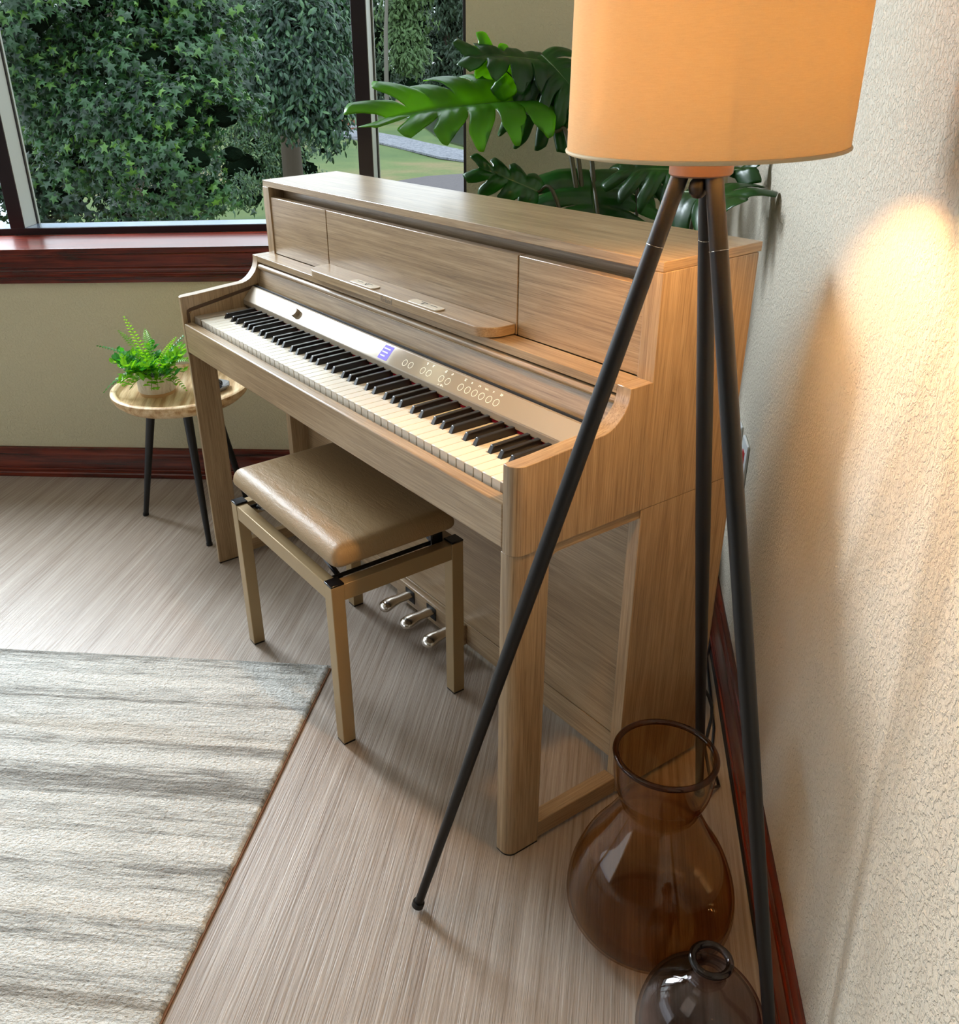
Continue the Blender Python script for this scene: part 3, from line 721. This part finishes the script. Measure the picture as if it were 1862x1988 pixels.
vase('glass_vase', Vector((1.738, -.034, 0.0005)), smp, .0050, M['smoke'], 'small smoky grey glass bottle vase with a narrow neck, before the large amber vase', M['smoke_rim'])

# ------------------------------------------------------------------ side table with plant and dish
TC = Vector((-.358, .037, 0)); TZ = .4600; TR = .2080
tb = thing('side_table', TC, 'round wooden tray-top side table on thin black legs below the window', 'side table')
G().lathe([(0, .024), (TR - .030, .024), (TR - .024, .0275), (TR - .019, .036), (TR - .015, .0400), (TR - .004, .0400), (TR, .0370), (TR, .030), (TR - .008, .014), (TR - .024, .0), (0, 0)], (TC.x, TC.y, TZ - .040), 96).obj('tray_top', mangoM, tb, smooth=True, angle=50)
for ft in (Vector((-.492, -.102, 0)), Vector((-.171, -.010, 0)), Vector((-.411, .222, 0))):
    t = TC + (ft - TC) * .52; t.z = TZ - .0405
    lg = G().tube([t, t + (ft - t) * .5, t + (ft - t) * .97, ft], [.0145, .0115, .0085, .0085], 18).obj('leg', M['tblack'], tb, smooth=True)
    G().tube([ft, ft + (t - ft) * .02], .0098, 16).obj('foot_cap', M['black'], lg, smooth=True)
rnd = random.Random(5)
PC = Vector((-.378, -.028, TZ - .0160)); PR, PH = .0560, .0640
fp = thing('potted_fern', PC, 'bright green artificial fern in a round whitewashed pot on the side table', 'potted plant')
G().lathe([(0, 0), (PR - .004, 0), (PR - .0035, .010), (0, .010)], PC, 48).obj('pot_base', M['potwood'], fp, smooth=True)
G().lathe([(0, .0101), (PR - .002, .0101), (PR, .013), (PR, PH), (PR - .002, PH + .001), (PR - .004, PH), (PR - .004, PH - .010), (0, PH - .010)], PC, 48).obj('pot', M['marble'], fp, smooth=True, angle=45)
G().lathe([(0, PH - .0099), (PR - .0042, PH - .0099), (PR - .0042, PH - .006), (0, PH - .004)], PC, 32).obj('soil', M['soil'], fp)
def frond(base, d, L, w, up, mat, droop=.5, n=20, name='frond'):
    """fern frond: arching midrib with paired, slightly cupped leaflets"""
    d = Vector(d).normalized(); side = d.cross(Vector((0, 0, 1)))
    if side.length < .1: side = Vector((1, 0, 0))
    side.normalize(); g = G(); pts = []
    for i in range(n + 1):
        t = i / n; p = Vector(base) + d * (L * t) + Vector((0, 0, up * L * t - droop * L * t * t)); pts.append(p)
    g.tube(pts, [.0011 * (1 - .7 * i / n) for i in range(n + 1)], 5)
    for i in range(2, n + 1):
        t = i / n; p = pts[i]; tg = (pts[i] - pts[i - 1]).normalized(); nr = side.cross(tg).normalized()
        wl_ = w * math.sin(PI * (.10 + .86 * t)) ** .7 * (1.06 - .3 * t); cw = L / n * .36
        for sg in (-1, 1):
            a = side * sg; out = (a + tg * .42).normalized()
            v = [p - tg * cw * .5, p + out * wl_ * .45 - tg * cw + nr * .002, p + out * wl_ - nr * wl_ * .12, p + out * wl_ * .5 + tg * cw + nr * .002, p + tg * cw * .5]
            g.add(v, [(0, 1, 3, 4), (1, 2, 3)])
    return g.obj(name, mat, fp)
def sprig(base, d, L, mat, n=7, name='leafy_sprig'):
    d = Vector(d).normalized(); g = G(); pts = [Vector(base) + d * (L * i / 8) + Vector((0, 0, .30 * L * (i / 8) - .45 * L * (i / 8) ** 2)) for i in range(9)]
    g.tube(pts, .0010, 5)
    for i in range(n):
        p = pts[min(8, 2 + i)]; a = i * 2.4 + rnd.random()
        out = Vector((math.cos(a), math.sin(a), .3 + .3 * rnd.random())).normalized(); out = (out + d * .7).normalized()
        sd = out.cross(Vector((0, 0, 1))).normalized(); nr = sd.cross(out).normalized(); l = .021 + .012 * rnd.random(); w = l * .34
        v = [p, p + out * l * .3 + sd * w * .8 + nr * .002, p + out * l * .62 + sd * w * .8 + nr * .002, p + out * l - nr * .003, p + out * l * .62 - sd * w * .8 + nr * .002, p + out * l * .3 - sd * w * .8 + nr * .002, p + out * l * .5 - nr * .0018]
        g.add(v, [(0, 1, 6), (1, 2, 6), (2, 3, 6), (3, 4, 6), (4, 5, 6), (5, 0, 6)])
    return g.obj(name, mat, fp)
top = PC + Vector((0, 0, PH - .004))
LFT = (-R).copy(); LFT.z = 0; LFT.normalize(); TOW = (-F).copy(); TOW.z = 0; TOW.normalize()
def dirv(l, t, u=0): return LFT * l + TOW * t + Vector((0, 0, u))
fr = [((1, .1), .138, .20, .62), ((.05, .3), .125, 1.6, .10), ((-.8, .6), .115, .20, .55), ((.6, .1), .135, 1.0, .4), ((.3, .8), .10, .5, .5), ((-.1, .9), .085, .8, .35), ((-.6, -.2), .12, 1.2, .3), ((.9, -.5), .11, .45, .5), ((-.95, .15), .10, .75, .5), ((.75, .5), .11, .45, .6), ((-.4, .3), .11, 1.3, .3), ((.2, -.6), .12, 1.1, .4), ((-.7, -.7), .11, .7, .5), ((.5, -.3), .11, 1.3, .4)]
for i, ((a, b), L, up, dr) in enumerate(fr): frond(top + dirv(a, b) * .014 + Vector((0, 0, .012)), dirv(a, b), L * 1.04, .021, up, M['fern'] if i % 3 else M['fern_d'], dr, 17)
for i in range(52):
    a = rnd.random() * 2 * PI; r = .012 + .03 * rnd.random(); dd = Vector((math.cos(a), math.sin(a), 0))
    sprig(top + dd * r, dd + Vector((0, 0, .2 + 1.1 * rnd.random())), .055 + .055 * rnd.random(), M['fern'] if rnd.random() < .6 else M['fern_d'])
for (a, b) in ((1, .35), (.85, .75), (-.3, 1), (-.1, 1.0), (-.75, .7), (.55, .85)):
    sprig(top + dirv(a, b).normalized() * .045, dirv(a, b, -.15), .060, M['fern'], 6)
dc = Vector((-.292, .118, TZ - .0160))
ds = thing('decor_dish', dc, 'small dark eight-sided dish of black stones on the side table', 'dish')
G().lathe([(0, 0), (.036, 0), (.052, .014), (.050, .0165), (.034, .004), (0, .004)], dc, 8).obj('dish', M['dish'], ds)
for i in range(9):
    a = i * 2.4; r = .026 * math.sqrt(i / 9); bm = bmesh.new(); bmesh.ops.create_icosphere(bm, subdivisions=2, radius=.011)
    for v in bm.verts: v.co *= .8 + .5 * noise.noise(v.co * 90 + Vector((i, 0, 0)))
    v = [dc + Vector((r * math.cos(a), r * math.sin(a), .014 + .006 * (i % 2))) + q.co for q in bm.verts]; f = [tuple(w.index for w in q.verts) for q in bm.faces]; bm.free()
    newobj('stone', v, f, M['rock'], ds)

# ------------------------------------------------------------------ rug
RC0 = Vector((.592, -.010, 0)); e1 = Vector((-.6532, -.7572, 0)).normalized(); e2 = Vector((.6940, -.7200, 0)).normalized()
rg = thing('area_rug', RC0, 'striped grey and cream looped rug lying on the floor at the left', 'rug')
nx, ny = 330, 330; g = G(); v = []; f = []
LX, LY = 1.75, 1.9
for i in range(nx + 1):
    for j in range(ny + 1):
        x = LX * i / nx; y = LY * j / ny
        p = RC0 + e1 * x + e2 * y
        q = Vector((x * 60, y * 110, 0)); h = noise.noise(q) * .5 + noise.noise(q * 2.1) * .3
        ed = min(x, y, LX - x, LY - y)
        wob = .0022 * noise.noise(Vector((y * 60, 3, 0))) if x < .003 else 0
        wob2 = .002 * noise.noise(Vector((x * 60, 9, 0))) if y < .003 else 0
        z = .0105 * min(1, .35 + ed / .006) + .0016 * h
        v.append(p + Vector((0, 0, max(z, .004))) + e1 * wob + e2 * wob2)
for i in range(nx):
    for j in range(ny): f.append((i * (ny + 1) + j, (i + 1) * (ny + 1) + j, (i + 1) * (ny + 1) + j + 1, i * (ny + 1) + j + 1))
b = g.add(v, f).obj('pile', M['rug'], rg, smooth=True, angle=180)
# lay the object's local axes along the stripes so the stripes follow the weave
e3 = Vector((-e1.y, e1.x, 0)); RM = Matrix((e1, e3, Vector((0, 0, 1)))); b.data.transform(RM.to_4x4()); b.matrix_basis = RM.transposed().to_4x4()
G().prism([RC0 - e1 * .0035 + e2 * .008, RC0 + e1 * LX + e2 * .008, RC0 + e1 * LX + e2 * LY, RC0 - e1 * .0035 + e2 * LY], (0, 0, .0003), (0, 0, .0036)).obj('backing', M['rugback'], rg)

# ------------------------------------------------------------------ wall plates
for i, (s_, lab) in enumerate(((.045, 'white wall plate on the right wall, the farther of two beside the piano back'), (.160, 'white outlet plate with red receptacles, nearer of two beside the piano back'))):
    c = Vector((.9608, .9392, .484)) + RD * s_; c -= RN * ((c.x + c.y) / math.sqrt(2) - RC)
    o = thing('outlet_plate', c, lab, 'outlet')
    def rp_(x, z, d): return c + RD * x + Vector((0, 0, z)) - RN * d
    G().prism([rp_(-.036, -.058, 0), rp_(.036, -.058, 0), rp_(.036, .058, 0), rp_(-.036, .058, 0)], (0, 0, 0), -RN * .006).obj('plate', M['plate'], o, bevel=.002)
    for z in (-.02, .02):
        G().prism([rp_(-.014, z - .013, .006), rp_(.014, z - .013, .006), rp_(.014, z + .013, .006), rp_(-.014, z + .013, .006)], (0, 0, 0), -RN * .001).obj('receptacle', M['plate'] if i == 0 else M['redplug'], o)

# ------------------------------------------------------------------ monstera behind the piano
MB_ = Vector((.640, .870, 0))
mo = thing('monstera_plant', MB_, 'tall artificial monstera plant with split leaves in the corner behind the piano', 'potted plant')
G().lathe([(0, 0), (.13, 0), (.135, .01), (.155, .30), (.157, .31), (.150, .31), (.147, .28), (0, .28)], MB_, 48).obj('planter', M['basket'], mo, smooth=True, angle=40)
G().lathe([(0, .2801), (.146, .2801), (.146, .285), (0, .29)], MB_, 32).obj('soil', M['soil'], mo)
def mleaf(base, tip, nrm, width, mat, lobes=5, droop=.18, fold=.25, sweep=.35, slit=.42, curl=.9, stem_from=None, wave=.010, seed=1, name='leaf'):
    base = Vector(base); tip = Vector(tip); X = (tip - base); L = X.length; X.normalize()
    Z = Vector(nrm); Z = (Z - X * Z.dot(X)).normalized(); Y = Z.cross(X)
    rr = random.Random(seed); v = []; f = []
    hw = width / 2
    def wid(t): # half width at t along the midrib, heart shaped
        t = max(0, min(1, t)); return hw * (math.sin(PI * min(1, (t * .88 + .12)) ** .78) ** .72)
    NS = 12; NU = 12
    for sd in (-1, 1):
        for k in range(lobes):
            ta, tb_ = k / lobes, (k + 1) / lobes
            lift = (rr.random() - .5) * .05; s0 = slit * (.8 + .5 * rr.random()) if 0 < k else slit * 1.2
            n0 = len(v)
            for i in range(NU + 1):
                u = i / NU
                for j in range(NS + 1):
                    s = j / NS
                    gset = max(0, (s - s0) / (1 - s0)) if s0 < 1 else 0
                    uu = .5 + (u - .5) * (1 - .26 * gset ** .5 - .34 * gset ** 4 * (1 if k < lobes - 1 else .6))
                    t = ta + (tb_ - ta) * uu
                    w = wid(t * .90) * (1 - .22 * abs(2 * u - 1) ** 3 * (1 if gset > 0 else 0) * gset)
                    back = -.16 * L * s * (1 - t) ** 3.0
                    x = t * L * .86 + sweep * L * s ** 1.5 * (.25 + .5 * t) + back; y = s * w * (1 - .25 * t)
                    z = fold * y - curl * y * y / hw - droop * (x / L) ** 2 * L + wave * math.sin(PI * u) * min(1, s * 2.5) - .0045 * math.exp(-((u - .5) / .13) ** 2) * min(1, s * 3) * (1 - s) + lift * s * s
                    v.append(base + X * x + Y * (sd * y) + Z * z)
            for i in range(NU):
                for j in range(NS):
                    q = (n0 + i * (NS + 1) + j, n0 + (i + 1) * (NS + 1) + j, n0 + (i + 1) * (NS + 1) + j + 1, n0 + i * (NS + 1) + j + 1)
                    f.append(q if sd > 0 else q[::-1])
    me = bpy.data.meshes.new(name); me.from_pydata([tuple(p - mo.location) for p in v], [], f)
    bm = bmesh.new(); bm.from_mesh(me); bmesh.ops.remove_doubles(bm, verts=bm.verts, dist=.0012); bm.to_mesh(me); bm.free()
    me.materials.append(mat); me.shade_smooth(); o = bpy.data.objects.new(name, me); COL.objects.link(o); o.parent = mo
    md = o.modifiers.new('thick', 'SOLIDIFY'); md.thickness = .0008
    g = G(); n = 14
    pts = [base + X * (L * .86 * i / n) + Z * (-droop * (.86 * i / n) ** 2 * L - .0012) for i in range(n + 1)]
    g.tube(pts, [.0030 * (1 - .8 * i / n) for i in range(n + 1)], 6); g.obj('midrib', M['petiole_g'], o)
    if stem_from:
        a = Vector(stem_from[0]); pts = []
        c = [Vector(q) for q in stem_from] + [base]
        m = len(c)
        for i in range(m - 1):
            p0 = c[max(i - 1, 0)]; p1 = c[i]; p2 = c[i + 1]; p3 = c[min(i + 2, m - 1)]
            for j in range(8):
                t = j / 8; pts.append(.5 * (2 * p1 + (p2 - p0) * t + (2 * p0 - 5 * p1 + 4 * p2 - p3) * t * t + (3 * p1 - p0 - 3 * p2 + p3) * t ** 3))
        pts.append(base); mm = len(pts)
        G().tube(pts, [.0072 - .0040 * i / mm for i in range(mm)], 10).obj('petiole', M['petiole'], mo, smooth=True)
    return o
up = Vector((0, 0, 1)); cm = Vector((.84, -.53, 0))
sb = MB_ + Vector((0, 0, .27))
fork = at(1112, 320, 2.33)
# the big pale leaf reaching left over the piano, and the leaves above it
mleaf(at(1030, 196, 2.38), at(705, 206, 2.22), up * .90 + cm * .44, .42, M['monstera_l'], 6, droop=.10, fold=.58, sweep=.32, curl=.85, stem_from=[sb, fork, at(1075, 252, 2.33), at(1010, 208, 2.36)], wave=.008, seed=3)
mleaf(at(1065, 120, 2.36), at(880, 85, 2.26), up * .85 + cm * .45, .24, M['monstera'], 4, droop=.12, fold=.15, sweep=.2, stem_from=[sb, at(1122, 300, 2.33), at(1090, 180, 2.35)], seed=5)
mleaf(at(1010, 130, 2.36), at(1120, 260, 2.33), cm * .8 + up * .35 + D * .2, .26, M['monstera'], 5, droop=.10, fold=.1, stem_from=None, seed=7)
mleaf(at(1010, 165, 2.34), at(920, 72, 2.32), up * .6 + cm * .6, .16, M['monstera_l'], 3, droop=.1, fold=.1, seed=8)
mleaf(at(1050, 105, 2.36), at(1150, 190, 2.24), cm * .75 + up * .5, .26, M['monstera'], 5, droop=.25, fold=.1, stem_from=[sb, at(1150, 320, 2.34), at(1110, 180, 2.35)], seed=9)
# lower leaves, seen just above the piano lid
mleaf(at(1045, 372, 2.32), at(914, 312, 2.30), up * .55 + cm * .7, .15, M['monstera'], 4, droop=.10, fold=.15, sweep=.3, stem_from=[sb, at(1090, 420, 2.30)], seed=11)
mleaf(at(1147, 330, 2.36), at(1163, 480, 2.24), up * .30 + cm * .85, .52, M['monstera'], 4, droop=.10, fold=-.02, sweep=.12, curl=.55, stem_from=[sb, at(1165, 470, 2.30)], wave=.016, seed=12)
mleaf(at(1330, 330, 2.16), at(1180, 320, 2.24), up * .7 + cm * .5, .22, M['monstera'], 4, droop=.1, fold=.1, stem_from=[sb, at(1345, 430, 2.16)], seed=13)
mleaf(at(1330, 372, 2.02), at(1472, 375, 1.79), cm * .75 + up * .45, .21, M['monstera'], 3, droop=.05, fold=.05, sweep=.3, stem_from=[sb, at(1300, 470, 2.10)], seed=14)
mleaf(at(1395, 335, 2.05), at(1480, 318, 1.92), up * .6 + cm * .5, .09, M['monstera'], 2, droop=.05, fold=.1, stem_from=[sb, at(1350, 450, 2.10)], seed=15)
mleaf(at(1230, 345, 2.36), at(1310, 300, 2.36), cm * .7 + up * .6, .24, M['monstera'], 4, droop=.15, fold=.1, stem_from=[sb, at(1235, 420, 2.34)], seed=16)

# ------------------------------------------------------------------ outside: ground, water, paths
GZ = -2.8
g = G(); nx = 60; cxy = at(500, 200, 45); v = []; f = []
for i in range(nx + 1):
    for j in range(nx + 1):
        a = -5.4 + 130 * i / nx; b = -70 + 150 * j / nx
        p = P0 + N * (6.0 + a) + D * b; v.append(Vector((p.x, p.y, GZ - .06 + .05 * noise.noise(Vector((a * .2, b * .2, 0))))))
f = [(i * (nx + 1) + j, (i + 1) * (nx + 1) + j, (i + 1) * (nx + 1) + j + 1, i * (nx + 1) + j + 1) for i in range(nx) for j in range(nx)]
struct(g.add(v, f).obj('ground_lawn', M['grass'], smooth=True, angle=180))
def patch(name, px, z, mat, th=.05):
    pts = [ground_at(u, v_, GZ) for u, v_ in px]; pts = [Vector((p.x, p.y, 0)) for p in pts]
    return struct(G().prism(pts, (0, 0, GZ - th), (0, 0, GZ + z)).obj(name, mat))
patch('ground_asphalt', [(690, 385), (735, 370), (775, 352), (830, 343), (905, 338), (1010, 334), (1300, 360), (1300, 560), (640, 560)], .025, M['asphalt'])
patch('ground_gravel_path', [(600, 228), (660, 236), (700, 246), (735, 258), (780, 266), (830, 278), (905, 293), (1000, 306), (1000, 328), (905, 313), (850, 305), (790, 290), (735, 277), (700, 272), (640, 262), (600, 255)], .025, M['gravel'])
patch('ground_far_path', [(700, 163), (735, 160), (770, 156), (850, 151), (960, 149), (960, 152), (860, 156), (800, 162), (770, 167), (735, 172), (700, 178)], .03, M['gravel'])
patch('pond', [(792, 215), (800, 200), (830, 186), (905, 172), (1000, 168), (1060, 190), (1040, 300), (960, 296), (905, 284), (875, 276), (845, 262), (820, 245), (800, 230)], .02, M['pond'])
patch('ground_white_stones', [(-120, 330), (24, 350), (34, 470), (-120, 470)], .025, M['palegravel'])
# stones lining the pond bank
rnd = random.Random(11)
v = []; f = []
for i in range(160):
    t = i / 160; u = 738 + 80 * t + rnd.uniform(-3, 3); w = 196 + 40 * t ** .8 + rnd.uniform(-2.5, 2.5); p = ground_at(u, w, GZ)
    r = rnd.uniform(.10, .26); n0 = len(v)
    for (x, y, z) in ((1, 0, 0), (0, 1, 0), (-1, 0, 0), (0, -1, 0), (.2, .1, .9)): v.append(Vector((p.x + x * r * rnd.uniform(.7, 1.2), p.y + y * r, GZ + .0 + z * r)))
    f += [(n0, n0 + 1, n0 + 4), (n0 + 1, n0 + 2, n0 + 4), (n0 + 2, n0 + 3, n0 + 4), (n0 + 3, n0, n0 + 4)]
tag(newobj('bank_stones', v, f, M['palegravel']), 'pale stones lining the edge of the pond', 'stones', kind='stuff')

# ------------------------------------------------------------------ trees
STAR = []
for i in range(10):
    a = PI / 2 + i * PI / 5; r = 1.0 if i % 2 == 0 else .42
    if i in (4, 6): r *= .75
    STAR.append((r * math.cos(a), r * math.sin(a)))
OVAL = [(0, 1), (.30, .55), (.36, 0), (.2, -.6), (0, -.9), (-.2, -.6), (-.36, 0), (-.30, .55)]
def leaves(v, f, p, nrm, size, rr, shape, hang=.5):
    down = Vector((rr.uniform(-.5, .5), rr.uniform(-.5, .5), -1)).normalized()
    Z = nrm.normalized(); Y = (down - Z * down.dot(Z))
    if Y.length < .05: Y = Vector((1, 0, 0))
    Y.normalize(); X = Y.cross(Z); n0 = len(v); c = math.cos(rr.uniform(-.6, .6)); 
    a = rr.uniform(-.7, .7); X, Y = X * math.cos(a) + Y * math.sin(a), Y * math.cos(a) - X * math.sin(a)
    v.append(p + Z * size * .12)
    for (x, y) in shape: v.append(p + X * x * size + Y * y * size - Z * size * .16 * (x * x + y * y))
    k = len(shape)
    for i in range(k): f.append((n0, n0 + 1 + i, n0 + 1 + (i + 1) % k))
def blob_tree(name, blobs, n, size, mat, shape, seed, label, cat, group=None, trunk=None, bark=None, core=.74, clump=True, hi=99, gap=-.05, gs=1.5):
    """blobs: (centre, radii) boughs; leaves gathered in drooping clumps on their skins over a near-black mass standing in for the shade inside"""
    rr = random.Random(seed); base = trunk[0][0] if trunk else blobs[0][0]
    t = thing(name, (base.x, base.y, GZ), label, cat, group)
    v = []; f = []
    tot = sum(b[1].x * b[1].z + b[1].y * b[1].z for b in blobs)
    for (c, r) in blobs:
        m = int(n * (r.x * r.z + r.y * r.z) / tot); per = 9 if clump else 3
        for i in range(m // per):
            d = Vector((rr.gauss(0, 1), rr.gauss(0, 1), rr.gauss(0, 1))).normalized()
            if d.dot(CAM - c) < -.35 * (CAM - c).length: d = -d
            k = .80 + .24 * rr.random() + .10 * noise.noise(Vector((d.x * 2.3, d.y * 2.3, d.z * 2.3 + seed)))
            q = c + Vector((d.x * r.x, d.y * r.y, d.z * r.z)) * k
            if noise.noise(q * gs + Vector((seed, 0, 0))) < gap: continue
            nr = (d + Vector((0, 0, .65))).normalized()
            for _ in range(per):
                s = size * rr.uniform(.6, 1.15); jit = Vector((rr.gauss(0, 1), rr.gauss(0, 1), rr.gauss(0, .8))) * size * 1.5
                nn = (nr + Vector((rr.gauss(0, .42), rr.gauss(0, .42), rr.gauss(0, .42)))).normalized()
                pp = q + jit
                if pp.z > hi: continue
                leaves(v, f, pp, nn, s, rr, shape)
    newobj('foliage', v, f, mat, t)
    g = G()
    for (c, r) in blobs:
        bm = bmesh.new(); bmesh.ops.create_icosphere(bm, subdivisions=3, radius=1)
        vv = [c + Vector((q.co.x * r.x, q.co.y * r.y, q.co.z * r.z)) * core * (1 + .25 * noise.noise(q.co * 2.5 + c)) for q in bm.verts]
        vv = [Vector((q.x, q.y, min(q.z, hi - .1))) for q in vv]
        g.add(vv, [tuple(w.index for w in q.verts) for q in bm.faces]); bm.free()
    g.obj('crown_shade', M['core'], t)  # dark blobs added as painted shade behind the leaf gaps
    if trunk:
        tr = G().tube([p for p, r in trunk], [r for p, r in trunk], 10).obj('trunk', bark or M['bark'], t, smooth=True)
    return t
def V(x, y, z): return Vector((x, y, z))
def down(p, z=GZ): return Vector((p.x, p.y, z))
# sweetgum filling the left of the big pane
bl = []
for (u, v_, d, r) in ((50, 30, 8.4, .62), (170, 0, 8.8, .62), (290, 20, 8.9, .6), (400, 10, 9.2, .55), (60, 130, 8.8, .5), (180, 120, 9.1, .6), (300, 130, 8.8, .55), (400, 120, 9.0, .45), (120, 220, 9.2, .5), (240, 220, 8.7, .5), (350, 225, 8.6, .5), (430, 225, 8.9, .38), (150, 310, 9.0, .36), (260, 300, 8.6, .40), (370, 310, 8.5, .40), (450, 300, 8.9, .26), (300, 380, 8.8, .26), (410, 365, 8.7, .26), (60, 300, 9.9, .4), (240, 420, 9.6, .24), (360, 415, 9.3, .2)):
    bl.append((at(u, v_, d), V(r, r, r * .62)))
tp = at(230, 100, 10.2)
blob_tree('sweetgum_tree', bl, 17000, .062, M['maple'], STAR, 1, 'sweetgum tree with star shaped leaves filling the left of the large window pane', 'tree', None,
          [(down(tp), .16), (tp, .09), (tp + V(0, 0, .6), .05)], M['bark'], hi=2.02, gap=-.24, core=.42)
# smaller-leaved tree behind it on the right, hanging down towards the path
bl = []
for (u, v_, d, r) in ((500, 20, 13.5, .9), (570, 60, 13.2, .75), (620, 10, 14, .7), (645, 70, 13.6, .42), (540, 140, 13.2, .7), (600, 150, 13.2, .6), (640, 150, 13.5, .38), (590, 215, 13.2, .45), (640, 225, 13.3, .32), (655, 190, 13.5, .2), (636, 262, 13.3, .24), (520, 190, 13.8, .6), (560, 235, 13.6, .32), (628, 292, 13.3, .12), (662, 30, 13.8, .3)):
    bl.append((at(u, v_, d), V(r, r, r * .72)))
tp = at(545, 60, 14.8)
blob_tree('oak_tree', bl, 16000, .070, M['oakleaf'], OVAL, 2, 'grey green oak tree hanging over the lawn beside the window bar', 'tree', None, [(down(tp), .22), (tp, .14), (tp + V(0, 0, .8), .08)], M['bark'], hi=2.22, gap=-.34, core=.40)
# low brush between them
bl = []
for (u, v_, d, r) in ((500, 265, 17.0, .75), (470, 330, 16.5, .7), (530, 320, 17, .6), (570, 300, 17.0, .5), (595, 330, 17.0, .4), (620, 345, 16.5, .2), (540, 260, 17, .45)):
    bl.append((at(u, v_, d), V(r, r, r * .75)))
blob_tree('roadside_bush', bl, 9000, .050, M['brush'], OVAL, 3, 'pale green bush low behind the piano lid, left of the lawn', 'bush', gap=-.3, core=.5)
bl = [(at(u, v_, d), V(r, r, r * .7)) for (u, v_, d, r) in ((330, 425, 12.5, .28), (400, 400, 13.5, .28), (250, 440, 12, .3), (455, 370, 14.5, .3), (490, 385, 14.8, .22))]
blob_tree('bramble_bush', bl, 3000, .045, M['brush'], OVAL, 4, 'low bramble bush at the foot of the window view, left of the piano', 'bush', gap=-.2)
# dark woods behind, closing the view
bl = [(at(u, v_, d), V(r, r, r * .8)) for (u, v_, d, r) in ((60, 100, 19, 1.9), (230, 80, 20, 2.0), (400, 90, 20, 1.8), (80, 250, 18, 1.5), (230, 260, 18.5, 1.4), (370, 250, 19, 1.2), (120, 370, 17.5, .9), (240, 370, 17.5, .8), (340, 340, 18.5, .8), (520, 50, 21, 1.3), (440, 200, 20.5, 1.1), (20, 350, 17.5, 1.1))]
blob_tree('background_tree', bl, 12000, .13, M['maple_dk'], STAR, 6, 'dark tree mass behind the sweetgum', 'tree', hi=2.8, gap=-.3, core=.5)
# wood beyond the pond
spots = [(648, 60, 60, 1.9, 0), (722, 50, 60, 2.0, 0), (800, 40, 55, 1.7, 1), (862, 40, 62, 2.1, 0), (935, 40, 60, 2.0, 0), (690, -10, 74, 3.0, 0), (790, -10, 76, 3.2, 0), (880, -20, 78, 3.2, 0)]
labs = ['dark green tree beyond the pond, just left of the window bar', 'dark green tree beyond the pond, just right of the window bar', 'pale yellow-green tree with a bare grey trunk beyond the pond', 'dark green tree beyond the pond, between the pale tree and wall edge', 'dark tree beyond the pond, mostly behind the beige wall edge', 'tree of the rear row beyond the pond, behind the window bar', 'tree of the rear row beyond the pond, behind the pale tree', 'tree of the rear row beyond the pond, nearest the beige wall edge']
for i, (u, v_, d, r, pale) in enumerate(spots):
    c = at(u, v_, d); rr = random.Random(40 + i); bl = []
    for k in range(9):
        z = GZ + .8 + (c.z + 2.4 - GZ) * k / 9; w = r * (.42 if pale and k < 3 else .62)
        bl.append((Vector((c.x + rr.uniform(-.4, .4) * r, c.y + rr.uniform(-.4, .4) * r, z if not pale or k > 2 else z + 2.6)), V(w, w, w * .62)))
    tr = [(down(c), .30), (Vector((c.x + .3, c.y, c.z - 1)), .24), (Vector((c.x + .2, c.y, c.z + 1)), .1)]
    if pale: p_ = at(748, 150, d - 1.5); tr = [(Vector((p_.x, p_.y, GZ)), .15), (at(749, 60, d - 1.5), .12), (at(751, 0, d - 1.5), .1)]
    blob_tree('distant_tree', bl, 4200, .22, M['farpale'] if pale else M['fartree'], OVAL, 60 + i, labs[i], 'tree', 'trees beyond the pond', tr, M['palebark'] if pale else M['bark'], core=.72, gap=-.3, gs=.6, hi=5.2)
hb = [ground_at(u, 158, GZ) for u in range(640, 1010, 26)]
bl = [(Vector((p.x, p.y, GZ + .5)), V(1.6, 1.6, 1.1)) for p in hb]
blob_tree('hedge', bl, 6000, .16, M['fartree'], OVAL, 90, 'low dark undergrowth along the far bank below the distant trees', 'bushes', gap=-.5)
# park bench by the path, half hidden by the window bar
pb = ground_at(682, 268, GZ); pb.z = GZ
q = thing('park_bench', pb, 'small red-brown park bench on the lawn beside the gravel path', 'bench')
rx = Vector((R.x, R.y, 0)).normalized(); fx = Vector((F.x, F.y, 0)).normalized()
def bp(a, b, c): return pb + rx * a + fx * b + Vector((0, 0, c))
def slab(name, a0, a1, b0, b1, z0, z1, mat): return G().prism([bp(a0, b0, z0), bp(a1, b0, z0), bp(a1, b1, z0), bp(a0, b1, z0)], (0, 0, 0), (0, 0, z1 - z0)).obj(name, mat, q)
slab('seat', -.55, .55, -.25, .2, .42, .48, M['benchwood']); slab('backrest', -.55, .55, .2, .26, .6, .85, M['benchwood'])
for a in (-.5, .44): slab('leg', a, a + .06, -.2, .24, 0, .42, M['bronze'])
